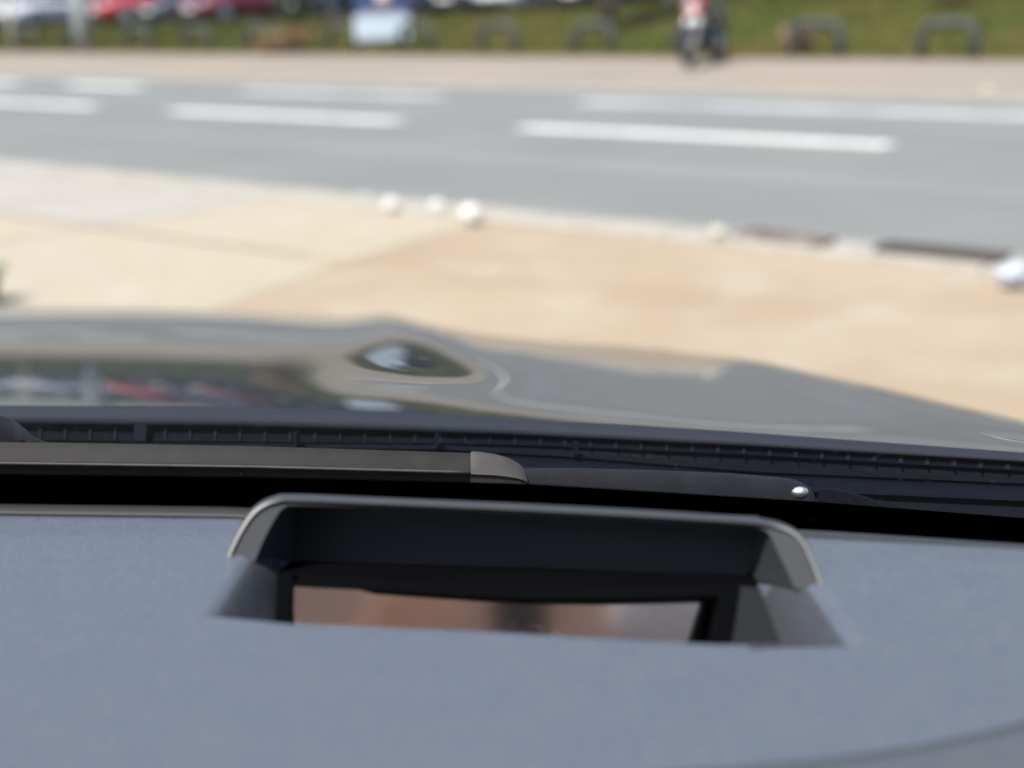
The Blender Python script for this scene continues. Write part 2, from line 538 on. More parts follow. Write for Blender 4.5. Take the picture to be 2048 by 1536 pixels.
# painted lines: children of the road
def line(name, s0, s1, d, w, m, z=0.006):
    n = max(2, int(abs(s1 - s0)))
    rows = [[W(s0 + (s1 - s0) * i / n, d - w / 2, z), W(s0 + (s1 - s0) * i / n, d + w / 2, z)] for i in range(n + 1)]
    v, f = loft(rows)
    return obj(name, v, f, m, road)


for k in range(-3, 16):
    s0 = 9.85 + 6.02 * k
    line('centre_dash', s0 - 4.25, s0, 11.8, 0.40, paint)
line('edge_line', -30, 11.4, 14.95, 0.6, paint_worn)
for (a, b_) in ((13.9, 18.2), (21.0, 23.2), (24.9, 26.4), (29, 31.5), (34, 37), (40, 43)):
    line('edge_line', a, b_, 15.0, 0.55, paint_worn if a < 20 else paint)
line('tyre_patch', -20, 60, 9.4, 0.7, mat('worn_wheel_track', (0.18, 0.182, 0.185), 0.85, noise=[(0.5, (0.2, 0.203, 0.203), 0.8, 0.4, 0.6)]), 0.003)
line('tyre_patch', -20, 60, 13.3, 0.8, MATS['worn_wheel_track'], 0.003)

# ------------------------------------------------------------------ street things
# gully grates let into the near kerb
def grate(s0, s1, label, im):
    t = empty('gully_grate', W((s0 + s1) / 2, KERB_N - 0.10, 0.045), ROADROT)
    L = s1 - s0
    v, f = merge(box(0, 0.13, 0.02, L, 0.03, 0.05), box(0, -0.19, 0.02, L, 0.03, 0.05), box(-L / 2, -0.03, 0.02, 0.03, 0.35, 0.05), box(L / 2, -0.03, 0.02, 0.03, 0.35, 0.05))
    obj('frame', v, f, im, t, smooth=False, world_space=False)
    v, f = box(0, -0.03, 0.008, L, 0.3, 0.01)
    obj('pit', v, f, tyre_m, t, smooth=False, world_space=False)
    n = int(L / 0.07)
    for i in range(n):
        v, f = box(-L / 2 + (i + 0.5) * L / n, -0.03, 0.026, 0.03, 0.30, 0.03)
        obj('bar', v, f, im, t, smooth=False, world_space=False)
    t.scale = (1, 0.5, 1)
    tag(t, label, 'drain grate', 'drain grates at the near kerb')


# s axis points left; local x along s, local y = -d or d depending on rotation (ROADROT puts +x on U, +y on -N)
grate(3.55, 4.05, 'short brown iron drain grate set in the pale near kerb', mat('rusty_iron', (0.27, 0.225, 0.205), 0.8, noise=[(8, (0.11, 0.08, 0.065), 0.8, 0.45, 0.65)]))
grate(2.6, 3.22, 'dark iron drain grate in the near kerb beside the bluish white litter', iron)


def litter(px, py, r_, seed, m, label, squash=(0.95, 0.95, 0.8)):
    p = on(px, py, 0.05 + r_ * 0.3)
    v, f = blobball((0, 0, 0), r_, 12, 8, seed, 0.16, squash)
    o = obj('litter', v, f, m, smooth=False)
    zt = 0.057 if p @ N < KERB_N + 0.02 else 0.006
    o.location = (p[0], p[1], zt + r_ * squash[2] * 0.9)
    tag(o, label, 'litter', 'crumpled white litter along the near kerb')


litter(942, 437, 0.066, 3, white_plastic, 'brightest crumpled white paper on the near kerb, nearest the sand')
litter(874, 420, 0.047, 5, white_plastic, 'crumpled white paper on the kerb, middle of the three bright pieces')
litter(783, 415, 0.048, 9, white_plastic, 'crumpled white paper on the kerb, left of the three bright pieces')
litter(726, 386, 0.052, 11, mat('dusty_litter', (0.45, 0.46, 0.46), 0.7), 'faint greyish paper scrap at the road edge left of the white papers', (1.3, 1, 0.5))
litter(2026, 562, 0.062, 13, cool_white, 'bluish white crumpled bag at the kerb end on the right', (1.2, 1.0, 0.8))
litter(1436, 474, 0.045, 17, mat('cream_litter', (0.5, 0.48, 0.4), 0.7), 'cream stone lump lying beside the short drain grate', (1, 1, 0.8))
litter(1975, 180, 0.12, 19, mat('cream_stone', (0.42, 0.37, 0.28), 0.8), 'cream stone lump on the far pavement at the right', (1.2, 1.2, 0.5))


# hoops along the far verge
def hoop_proto():
    t = empty('hoop_rail')
    w, h, r_ = 0.86, 0.52, 0.2
    path = [(-w / 2, 0, -0.1), (-w / 2, 0, h - r_)]
    for k in range(1, 7):
        a = math.pi - k * math.pi / 12
        path.append((-w / 2 + r_ + r_ * math.cos(a), 0, h - r_ + r_ * math.sin(a)))
    for k in range(0, 7):
        a = math.pi / 2 - k * math.pi / 12
        path.append((w / 2 - r_ + r_ * math.cos(a), 0, h - r_ + r_ * math.sin(a)))
    path.append((w / 2, 0, -0.1))
    v, f = tube(path, 0.085, 10)
    obj('rail', v, f, hoop_m, t, world_space=False)
    for sx in (-1, 1):
        v, f = disc_lathe([(0.0, 0.11), (0.025, 0.11), (0.032, 0.07)], 12, 'z', (sx * w / 2, 0, 0))
        obj('foot_plate', v, f, hoop_m, t, world_space=False)
    return t


HP = hoop_proto()
hoop_names = {0: 'grey steel hoop rail nearest the right edge of the verge', }
hs = [4.5, 6.85, 9.22, 11.5, 13.85, 16.2, 18.6, 20.95, 23.3, 25.65, 28.0, 30.4, 33.2, 35.6, 38, 40.4, 42.8, 45.2]
desc = ['low grey steel hoop beyond the right end of the verge', 'low grey hoop rail cut by the right edge of the view',
        'widest grey hoop rail on the verge at the right', 'grey hoop rail with a pinkish shrub at its left leg',
        'grey hoop rail just behind the red motorcycle', 'grey hoop rail in front of the young tree trunk',
        'second grey hoop rail right of the blue and white sign', 'first grey hoop rail right of the blue and white sign',
        'grey hoop rail partly behind the blue and white sign', 'grey hoop rail between the sign and the rusty shrub',
        'grey hoop rail behind the rusty brown shrub', 'grey hoop rail left of the rusty brown shrub',
        'first grey hoop rail right of the tall lamp post', 'first grey hoop rail left of the tall lamp post',
        'second grey hoop rail left of the tall lamp post', 'third grey hoop rail left of the tall lamp post',
        'fourth grey hoop rail left of the tall lamp post', 'farthest grey hoop rail, fifth left of the lamp post']
for i, s in enumerate(hs):
    o = HP if i == 0 else copy_tree(HP)
    dd = 21.25 + 0.05 * (s - 9) * (1 if s < 25 else 0.5)
    dd = min(dd, 22.0)
    o.location = W(s, dd, terrain(s, dd) + 0.012)
    o.rotation_euler = (0, 0, ROADROT)
    tag(o, desc[i], 'hoop rail', 'low grey hoop rails along the verge')

# lamp post
p = W(sd_at(168, 21.2, 100), 21.2, terrain(32, 21.2))
lp = empty('lamp_post', p)
v, f = tube([(0, 0, -0.1), (0, 0, 1.2), (0, 0, 1.25), (0, 0, 6.5)], [0.21, 0.21, 0.19, 0.12], 16)
obj('column', v, f, galv, lp, world_space=False)
v, f = tube([(0, 0, 6.4), (0.25, -0.3, 6.9), (0.8, -0.95, 7.05)], 0.045, 8)
obj('bracket_arm', v, f, galv, lp, world_space=False)
v, f = blobball((0.95, -1.1, 7.05), 0.3, 12, 8, 1, 0, (1, 0.6, 0.3))
obj('lantern', v, f, galv, lp, world_space=False)
tag(lp, 'tall grey steel lamp post on the far verge', 'lamp post')
# slim pale post on the far left
p = W(sd_at(28, 21.0, 100), 21.0, terrain(40, 21.0))
sp = empty('marker_post', p)
v, f = tube([(0, 0, -0.1), (0, 0, 1.55)], 0.085, 10)
obj('post', v, f, post_m, sp, world_space=False)
v, f = box(0, -0.03, 1.62, 0.5, 0.03, 0.35)
obj('plate', v, f, mat('plate_back', (0.3, 0.32, 0.34), 0.6), sp, smooth=False, world_space=False, bevel=0.01)
tag(sp, 'slim pale marker post at the far left of the verge', 'post')

# notice board with pale lower panel and navy top
bs = sd_at(765, 21.9, 60)
p = W(bs, 21.9, terrain(bs, 21.9))
az = math.atan2(p[0], p[1])
nb = empty('notice_board', p, -az)
for sx in (-0.44, 0.44):
    v, f = tube([(sx, 0.04, -0.1), (sx, 0.04, 1.72)], 0.05 if sx > 0 else 0.085, 10)
    obj('post', v, f, post_m, nb, world_space=False)
v, f = box(0, -0.04, 0.49, 1.16, 0.05, 0.50)
obj('lower_panel', v, f, sign_white, nb, smooth=False, world_space=False, bevel=0.03)
v, f = box(0, -0.04, 1.11, 1.16, 0.05, 0.70)
up_ = obj('upper_panel', v, f, sign_blue, nb, smooth=False, world_space=False, bevel=0.03)
v, f = disc_lathe([(-0.066, 0.02), (-0.080, 0.17), (-0.062, 0.17)], 24, 'y', (0.05, 0, 1.12))
obj('emblem_disc', v, f, sign_pink, up_, world_space=False)
v, f = box(0, -0.068, 0.80, 0.9, 0.012, 0.035)
obj('stripe', v, f, MATS['sign_emblem'], up_, smooth=False, world_space=False)
tag(nb, 'notice board with navy top and pale blue lower panel on the verge', 'notice board')


# motorcycle
def motorcycle():
    s, d = sd_at(1408, 19.9, 120), 19.9
    p = W(s, d, terrain(s, d) + 0.004)
    t = empty('motorcycle', p, R(-118))
    # local x = forward
    for nm, x in (('front_wheel', 0.68), ('rear_wheel', -0.66)):
        rows = []
        for k in range(28):
            a = 2 * math.pi * k / 28
            rows.append([(x + (0.27 + 0.055 * math.cos(b)) * math.cos(a), 0.06 * math.sin(b), 0.32 + (0.27 + 0.055 * math.cos(b)) * math.sin(a)) for b in [2 * math.pi * j / 10 for j in range(10)]])
        rows.append(rows[0])
        v, f = loft(rows, True)
        w = obj('wheel', v, f, tyre_m, t, world_space=False)
        parts = [disc_lathe([(-0.05, 0.05), (0.05, 0.05)], 12, 'y', (x, 0, 0.32)), disc_lathe([(-0.012, 0.14), (0.012, 0.14)], 20, 'y', (x, 0.06, 0.32))]
        for k in range(6):
            a = k * math.pi / 3
            parts.append(tube([(x, 0, 0.32), (x + 0.22 * math.cos(a), 0, 0.32 + 0.22 * math.sin(a))], 0.018, 6))
        v, f = merge(*parts)
        obj('hub', v, f, rim_m, w, world_space=False)
    v, f = merge(tube([(0.68, 0.09, 0.32), (0.42, 0.09, 0.98)], 0.03, 8), tube([(0.68, -0.09, 0.32), (0.42, -0.09, 0.98)], 0.03, 8))
    obj('fork', v, f, chrome, t, world_space=False)
    v, f = merge(blobball((0.02, 0, 0.42), 0.24, 12, 8, 4, 0.08, (1.1, 0.75, 0.9)), tube([(0.4, 0, 0.85), (0.0, 0, 0.7), (-0.3, 0, 0.6), (-0.66, 0, 0.32)], 0.045, 8), tube([(0.38, 0, 0.8), (0.2, 0, 0.35), (-0.25, 0, 0.28)], 0.04, 8))
    obj('engine', v, f, bike_black, t, world_space=False)
    v, f = blobball((0.14, 0, 0.84), 0.2, 14, 9, 2, 0.0, (1.35, 0.78, 0.72))
    obj('fuel_tank', v, f, bike_black, t, world_space=False)
    v, f = blobball((0.46, 0, 0.90), 0.17, 12, 8, 2, 0.0, (1.0, 1.1, 1.0))
    obj('fairing', v, f, red_paint, t, world_space=False)
    v, f = blobball((-0.42, 0, 0.82), 0.2, 14, 8, 2, 0.0, (2.0, 0.75, 0.42))
    obj('seat', v, f, bike_black, t, world_space=False)
    v, f = blobball((-0.82, 0, 0.66), 0.14, 12, 8, 2, 0.0, (1.6, 0.5, 0.6))
    obj('tail', v, f, bike_black, t, world_space=False)
    v, f = tube(catmull([(0.25, 0.42, 0.98), (0.36, 0.2, 1.05), (0.4, 0, 1.02), (0.36, -0.2, 1.05), (0.25, -0.42, 0.98)], 3), 0.018, 8)
    hb = obj('handlebar', v, f, bike_black, t, world_space=False)
    for sy in (-1, 1):
        v, f = merge(tube([(0.36, sy * 0.24, 1.05), (0.4, sy * 0.33, 1.2)], 0.01, 6), blobball((0.4, sy * 0.35, 1.22), 0.08, 10, 6, 1, 0, (0.35, 1, 0.7)))
        obj('mirror', v, f, bike_black, hb, world_space=False)
    v, f = disc_lathe([(0.62, 0.02), (0.60, 0.1), (0.5, 0.11)], 16, 'x', (0, 0, 0.92))
    obj('headlight', v, f, lamp_m, t, world_space=False)
    v, f = tube([(0.1, -0.14, 0.3), (-0.2, -0.18, 0.26), (-0.85, -0.2, 0.42)], [0.03, 0.04, 0.055], 10)
    obj('exhaust', v, f, chrome, t, world_space=False)
    v, f = merge(tube([(-0.1, 0.1, 0.3), (-0.14, 0.34, 0.0)], 0.014, 6))
    obj('side_stand', v, f, bike_black, t, world_space=False)
    tag(t, 'red and black motorcycle parked on the far pavement', 'motorcycle')


motorcycle()


# parked cars
def parked_car(px, d, col, label, hatch=True, turn=0.0, scale=1.0):
    s = sd_at(px, d, 40)
    z = terrain(s, d) + 0.024
    t = empty('parked_car', W(s, d, z), math.atan2(-N[1], -N[0]) + turn)   # local +x = nose, towards the road
    pm = mat('parked_car_paint', col, 0.3, coat=1.0)
    # body: cross-sections along x
    st = [(-2.05, 0.62, 0.42, 0.72), (-1.98, 0.78, 0.28, 0.86), (-1.5, 0.86, 0.22, 0.93), (-0.6, 0.88, 0.20, 0.93), (0.3, 0.88, 0.20, 0.93), (0.9, 0.87, 0.21, 0.92),
          (1.5, 0.84, 0.23, 0.82), (1.88, 0.76, 0.27, 0.70), (2.02, 0.62, 0.34, 0.58)]
    rows = []
    for (x, w, zb, zt) in st:
        zm = zb + (zt - zb) * 0.55
        rows.append([(x, -w * 0.93, zb), (x, -w, zm), (x, -w * 0.96, zt - 0.04), (x, -w * 0.82, zt), (x, 0, zt + 0.02), (x, w * 0.82, zt), (x, w * 0.96, zt - 0.04), (x, w, zm), (x, w * 0.93, zb)])
    v, f = loft(rows, True, True)
    body = obj('body', v, f, pm, t, world_space=False)
    cab = [(-1.95, 0.72, 0.80, 0.74) if hatch else (-1.35, 0.74, 0.9, 0.76), (-1.55 if hatch else -0.95, 0.70, 1.36, 0.56), (-0.8, 0.70, 1.45, 0.58), (0.0, 0.70, 1.46, 0.58), (0.35, 0.70, 1.38, 0.56), (1.05, 0.74, 0.90, 0.74)]
    rows = []
    for (x, wl, zt, wt) in cab:
        zl = 0.88
        rows.append([(x, -0.80, zl), (x, -wt, max(zt - 0.05, zl)), (x, -wt * 0.8, max(zt, zl + 0.01)), (x, 0, max(zt + 0.02, zl + 0.015)), (x, wt * 0.8, max(zt, zl + 0.01)), (x, wt, max(zt - 0.05, zl)), (x, 0.80, zl)])
    v, f = loft(rows, True, True)
    obj('window_band', v, f, dark_glass, t, world_space=False)
    x0 = -1.5 if hatch else -0.9
    rows = [[(x, yy, zz + 0.012) for (yy, zz) in ((-0.585, 1.34 + e), (-0.47, 1.44 + e), (0, 1.465 + e), (0.47, 1.44 + e), (0.585, 1.34 + e))] for x, e in ((x0, -0.045), (-0.8, 0.01), (0.0, 0.015), (0.33, -0.04))]
    v, f = loft(rows)
    ro = obj('roof', v, f, pm, t, world_space=False)
    ro.modifiers.new('solid', 'SOLIDIFY').thickness = 0.02
    for sy in (-1, 1):
        for (pa, pb, pr) in (((0.33, sy * 0.575, 1.34), (1.06, sy * 0.79, 0.91), 0.035), ((-0.5, sy * 0.6, 1.38), (-0.55, sy * 0.81, 0.9), 0.04), ((x0, sy * 0.59, 1.32), (x0 - 0.38, sy * 0.79, 0.88), 0.055)):
            v, f = tube([pa, pb], pr, 6)
            obj('pillar', v, f, pm, t, world_space=False)
        v, f = blobball((1.86, sy * 0.58, 0.635), 0.13, 12, 8, 1, 0.0, (0.9, 1.3, 0.62))
        obj('headlight', v, f, lamp_m, t, world_space=False)
        v, f = blobball((0.75, sy * 0.98, 0.98), 0.1, 10, 6, 1, 0.0, (0.6, 1.0, 0.7))
        obj('door_mirror', v, f, pm, t, world_space=False)
        for wx in (-1.25, 1.28):
            v, f = disc_lathe([(-0.09, 0.2), (-0.1, 0.29), (-0.06, 0.315), (0.06, 0.315), (0.1, 0.29), (0.09, 0.2)], 22, 'y', (wx, sy * 0.82, 0.315))
            w = obj('wheel', v, f, tyre_m, t, world_space=False)
            prof = [(sy * 0.06, 0.03), (sy * 0.105, 0.06), (sy * 0.1, 0.19), (sy * 0.07, 0.2)]
            v, f = disc_lathe(prof, 18, 'y', (wx, sy * 0.82, 0.315))
            obj('rim', v, f, rim_m, w, world_space=False)
    v, f = box(2.0, 0, 0.36, 0.09, 1.15, 0.13)
    obj('lower_grille', v, f, black_plastic, t, smooth=False, world_space=False, bevel=0.02)
    v, f = box(2.04, 0, 0.47, 0.03, 0.52, 0.11)
    obj('number_plate', v, f, plate_m, t, smooth=False, world_space=False)
    t.scale = (scale, scale, scale)
    tag(t, label, 'car', 'cars parked beyond the grass bank')


parked_car(12, 31.5, (0.48, 0.52, 0.55), 'silver grey car parked at the far left beyond the bank')
parked_car(100, 32.0, (0.62, 0.63, 0.68), 'white car parked just left of the lamp post', turn=0.1)
parked_car(312, 31.0, (0.42, 0.012, 0.02), 'bright red car parked right of the lamp post', turn=-0.25, scale=1.08)
parked_car(395, 31.6, (0.03, 0.035, 0.05), 'dark navy car parked between the red and maroon cars')
parked_car(492, 31.4, (0.16, 0.012, 0.03), 'maroon car parked left of the dark evergreen shrub', turn=-0.1, scale=1.05)
parked_car(690, 31.6, (0.012, 0.014, 0.022), 'black car parked behind the notice board', scale=1.05)
parked_car(848, 31.2, (0.012, 0.055, 0.22), 'blue car parked right of the notice board')
parked_car(980, 31.4, (0.03, 0.03, 0.035), 'black car parked between the blue and silver cars', turn=0.06)
parked_car(1075, 31.6, (0.62, 0.65, 0.68), 'silver car parked at the right end of the row', hatch=False)
parked_car(1230, 32.4, (0.015, 0.016, 0.03), 'dark blue car half hidden behind the grass crest', hatch=False)


# vegetation
def leaf_mesh(nl, rx, rz, zc, size, seed, clumps=14):
    g = random.Random(seed)
    cs = []
    for k in range(clumps):
        a = g.uniform(0, 2 * math.pi); e = g.uniform(-0.9, 1.0); q = g.uniform(0.35, 0.85)
        h = math.sqrt(max(0, 1 - e * e))
        cs.append((rx * q * h * math.cos(a), rx * q * h * math.sin(a), zc + rz * q * e, g.uniform(0.28, 0.5)))
    V, Fc = [], []
    for i in range(nl):
        c = cs[g.randrange(clumps)]
        p = Vector((g.gauss(0, 1), g.gauss(0, 1), g.gauss(0, 1))).normalized() * (g.random() ** 0.4) * c[3]
        p = Vector((c[0] + p.x * rx, c[1] + p.y * rx, c[2] + p.z * rz))
        a = Vector((g.gauss(0, 1), g.gauss(0, 1), g.gauss(0, 0.6))).normalized()
        b = a.cross(Vector((g.gauss(0, 1), g.gauss(0, 1), g.gauss(0, 1)))).normalized()
        L = size * g.uniform(0.6, 1.3)
        k = len(V)
        V += [p - a * L, p + b * L * 0.45, p + a * L, p - b * L * 0.45]
        Fc.append((k, k + 1, k + 2, k + 3))
    return V, Fc


def tree(name, px, d, h, rx, m, label, nl=2600, trunk=0.12, seed=0, size=0.16, cat='tree', group=None):
    s = sd_at(px, d, 30)
    t = empty(name, W(s, d, terrain(s, d)))
    g = random.Random(seed)
    parts = [tube([(0, 0, -0.2), (g.uniform(-.03, .03), 0, h * 0.25), (g.uniform(-.1, .1), g.uniform(-.1, .1), h * 0.55), (0, 0, h * 0.8)], [trunk * 1.25, trunk, trunk * 0.7, trunk * 0.2], 10)]
    for k in range(6):
        a = k * 1.05 + g.uniform(-.3, .3)
        z0 = h * g.uniform(0.35, 0.6)
        parts.append(tube([(0, 0, z0), (rx * 0.35 * math.cos(a), rx * 0.35 * math.sin(a), z0 + h * 0.1), (rx * 0.75 * math.cos(a), rx * 0.75 * math.sin(a), z0 + h * 0.22)], [trunk * 0.5, trunk * 0.3, trunk * 0.1], 6))
    v, f = merge(*parts)
    obj('trunk', v, f, bark_m, t, world_space=False)
    v, f = leaf_mesh(nl, rx, h * 0.33, h * 0.66, size, seed)
    obj('crown', v, f, m, t, smooth=False, world_space=False)
    tag(t, label, cat, group)


def shrub(name, px, d, h, rx, m, label, nl=900, seed=0, size=0.06):
    s = sd_at(px, d, 90)
    t = empty(name, W(s, d, terrain(s, d)))
    g = random.Random(seed)
    parts = []
    for k in range(7):
        a = g.uniform(0, 6.28)
        parts.append(tube([(0, 0, -0.05), (rx * 0.3 * math.cos(a), rx * 0.3 * math.sin(a), h * 0.4), (rx * 0.7 * math.cos(a), rx * 0.7 * math.sin(a), h * 0.8)], [0.02, 0.014, 0.004], 6))
    v, f = merge(*parts)
    obj('stems', v, f, bark_m, t, world_space=False)
    v, f = leaf_mesh(nl, rx, h * 0.5, h * 0.52, size, seed, 10)
    obj('foliage', v, f, m, t, smooth=False, world_space=False)
    tag(t, label, 'shrub')


shrub('rusty_shrub', 575, 21.4, 0.66, 0.85, leaf_rust, 'rusty brown dry shrub at the foot of the bank', 1100, 21)
shrub('pink_shrub', 1592, 21.6, 0.5, 0.34, leaf_pink, 'pinkish dry shrub between two hoop rails', 600, 22)
shrub('dry_shrub', 1900, 26.0, 0.75, 0.7, leaf_pink, 'brownish dry shrub high on the bank at the right', 700, 23)
shrub('evergreen_shrub', 602, 25.5, 1.6, 0.55, leaf_dark, 'dark evergreen shrub between the maroon car and the notice board', 2200, 24, 0.07)
tree('young_tree', 1214, 24.2, 4.6, 1.3, leaf_mid, 'young tree with pinkish brown trunk on the grass bank', 2200, 0.14, 31, 0.12)
for i, (px, d, h, rx, lab) in enumerate([(-250, 46, 9, 3.6, 'broad dark tree behind the silver grey car at the far left'), (200, 47, 8, 3.2, 'dark tree standing behind the bright red car'),
                                         (560, 45, 8.5, 3.4, 'dark tree standing behind the maroon car'), (900, 46, 7.5, 3.0, 'dark tree standing behind the blue car'),
                                         (1300, 46, 8, 3.2, 'dark tree standing behind the half hidden dark blue car'), (1800, 46, 8.5, 3.5, 'dark tree beyond the bank at the right')]):
    tree('background_tree', px, d, h, rx, leaf_dark, lab, 3000, 0.2, 40 + i, 0.26, 'tree', 'dark trees behind the car park')

# hedge behind the cars and grass on the bank: uncountable masses
g = random.Random(5)
V, Fc = [], []
for i in range(16000):
    s = g.uniform(-10, 110); q = g.random(); z = q * 2.1; d = 40 + g.uniform(-0.7, 0.7)
    p = Vector(W(s, d, terrain(s, d) + z)); a = Vector((g.gauss(0, 1), g.gauss(0, 1), g.gauss(0, 1))).normalized()
    b = a.orthogonal().normalized(); L = g.uniform(0.12, 0.26); k = len(V)
    V += [p - a * L, p + b * L * 0.5, p + a * L, p - b * L * 0.5]; Fc.append((k, k + 1, k + 2, k + 3))
tag(obj('hedge', V, Fc, leaf_dark, smooth=False), 'dark clipped hedge running behind the parked cars', 'hedge', kind='stuff')
V, Fc = [], []
for i in range(26000):
    s = g.uniform(2, 62); d = 21.3 + 7.6 * g.random()
    p = Vector(W(s, d, terrain(s, d) + 0.01)); a = g.uniform(0, 6.28); h = g.uniform(0.06, 0.2); w = 0.02
    k = len(V)
    t = Vector((math.cos(a), math.sin(a), 0)); l = Vector((g.gauss(0, .05), g.gauss(0, .05), h))
    V += [p - t * w, p + t * w, p + l]; Fc.append((k, k + 1, k + 2))
tag(obj('grass', V, Fc, blade_m, smooth=False), 'green grass with dry patches covering the bank', 'grass', kind='stuff')
# weed tuft at the left
p = on(-34, 606, 0.035)
V, Fc = [], []
for i in range(140):
    a = g.uniform(0, 6.28); L = g.uniform(0.10, 0.27); t = Vector((math.cos(a), math.sin(a), 0)); w = Vector((-t.y, t.x, 0)) * g.uniform(0.006, 0.012)
    b0 = Vector((g.uniform(-.06, .06), g.uniform(-.06, .06), 0)); lean = g.uniform(0.2, 0.8)
    k = len(V)
    m1 = b0 + t * L * lean * 0.4 + Vector((0, 0, L * 0.6)); m2 = b0 + t * L * lean + Vector((0, 0, L * 0.85))
    V += [b0 - w * 0.6, b0 + w * 0.6, m1 + w, m1 - w, m2]; Fc += [(k, k + 1, k + 2, k + 3), (k + 3, k + 2, k + 4)]
wd = obj('weed_tuft', V, Fc, mat('weed_leaf', (0.13, 0.19, 0.06), 0.7), smooth=False)
wd.location = p
tag(wd, 'green weed tuft on the cream driveway at the left edge', 'plant')

# ------------------------------------------------------------------ the car the picture is taken from
car = empty('car', (-0.35, 1.0, 0.0))
tag(car, 'graphite car seen from the driver seat, bonnet, wipers and dashboard', 'car')

# ---- bonnet: the crown line, ridge and hollow of the panel are integrated from its slope
Y_REAR = [(-1600, 812), (0, 812), (500, 815), (820, 825), (1024, 838), (1250, 850), (1500, 866), (1740, 884), (2048, 906), (2300, 930)]
Y_EDGE = [(-1600, 640), (-700, 618), (0, 612), (300, 614), (500, 622), (620, 630), (700, 633), (745, 629), (775, 626), (805, 633), (850, 648), (900, 658), (960, 666), (1024, 671), (1100, 679), (1250, 686), (1330, 694), (1500, 720), (1740, 768), (2048, 840), (2300, 905)]
Y_EDGE = [(a, b - interp(a, [(0, 7), (1500, 7), (2300, 4)])) for a, b in Y_EDGE]
R_REAR = [(-1600, 1.10), (0, 1.17), (1024, 1.16), (2048, 1.09), (2300, 1.06)]
R_FRONT = [(-1600, 1.7), (-700, 2.25), (0, 2.6), (600, 2.53), (775, 2.52), (900, 2.42), (1024, 2.45), (1175, 2.55), (1250, 2.58), (1325, 2.5), (1400, 2.36), (1500, 2.14), (1620, 1.92), (1740, 1.77), (1900, 1.56), (2048, 1.386), (2300, 1.165)]
# for chosen columns: picture row on the bonnet -> row of the surroundings that the slope there mirrors
EM = {
    0: [(620, 400), (630, 290), (642, 210), (655, 165), (672, 115), (745, 30), (770, -10), (800, -60), (812, -90)],
    300: [(622, 400), (632, 290), (643, 215), (660, 165), (680, 115), (750, 30), (775, -10), (803, -60), (814, -80)],
    500: [(630, 400), (638, 300), (647, 232), (665, 185), (690, 115), (755, 30), (775, 0), (803, -50), (815, -70)],
    620: [(640, 400), (650, 300), (668, 200), (682, 150), (694, 108), (712, 75), (740, 55), (765, 55), (785, 35), (803, -10), (818, -40)],
    700: [(645, 400), (655, 300), (672, 200), (686, 150), (698, 108), (715, 78), (740, 95), (758, 130), (778, 122), (790, 85), (805, 20), (820, -20)],
    816: [(640, 420), (650, 270), (662, 180), (672, 115), (684, 60), (700, 5), (720, -40), (740, 5), (755, 80), (768, 135), (783, 145), (795, 112), (805, 60), (812, 15), (823, -20)],
    878: [(660, 420), (663, 250), (671, 160), (680, 105), (692, 50), (706, 0), (724, -45), (743, 0), (756, 75), (767, 125), (784, 155), (798, 118), (808, 65), (818, 20), (826, -10)],
    942: [(678, 400), (697, 290), (712, 175), (723, 112), (736, 40), (748, 20), (758, 75), (770, 140), (793, 165), (806, 130), (815, 100), (822, 60), (832, 20)],
    990: [(687, 400), (708, 300), (735, 190), (750, 150), (765, 150), (788, 175), (806, 150), (817, 110), (826, 70), (835, 30)],
    1024: [(690, 380), (705, 310), (720, 255), (745, 212), (765, 212), (788, 250), (800, 215), (812, 170), (822, 115), (830, 65), (838, 25)],
    1100: [(695, 420), (715, 340), (735, 290), (750, 258), (768, 275), (788, 268), (800, 248), (813, 205), (824, 160), (832, 118), (841, 60)],
    1250: [(705, 440), (730, 380), (765, 320), (800, 290), (814, 262), (826, 225), (838, 160), (849, 100)],
    1400: [(715, 470), (735, 400), (765, 340), (800, 315), (825, 280), (838, 255), (848, 200), (858, 130)],
    1500: [(722, 380), (734, 278), (758, 290), (790, 310), (822, 315), (842, 270), (856, 200), (865, 140)],
    1740: [(776, 400), (790, 320), (803, 262), (820, 285), (840, 290), (855, 235), (870, 180), (883, 140)],
    2048: [(848, 420), (856, 320), (862, 262), (870, 180), (880, 120), (892, 200), (904, 150)],
}


def elev(yy):
    return -PITCH + np.arctan((768 - np.asarray(yy, float)) / FPX)


NV = 81
cols_c = sorted(EM)
Vv = np.linspace(0, 1, NV)
tabE = []
for xc in cols_c:
    e0, e1 = interp(xc, Y_EDGE), interp(xc, Y_REAR)
    ys = np.array([e0] + [a for a, b in EM[xc]] + [e1 + 6])
    es = np.concatenate([[float(elev(e0))], elev([b for a, b in EM[xc]]), [float(elev(EM[xc][-1][1] - 30))]])
    tabE.append(np.interp(e0 + Vv * (e1 - e0), ys, es))
tabE = np.array(tabE)
XS = np.arange(-1600, 2301, 12.0)
E2 = np.array([np.interp(XS, cols_c, tabE[:, k]) for k in range(NV)]).T


def gauss_blur(a, sg, ax):
    n = int(3 * sg) + 1
    k = np.exp(-0.5 * (np.arange(-n, n + 1) / sg) ** 2); k /= k.sum()
    pad = [(0, 0), (0, 0)]; pad[ax] = (n, n)
    b = np.pad(a, pad, mode='edge')
    return np.apply_along_axis(lambda r_: np.convolve(r_, k, 'valid'), ax, b)


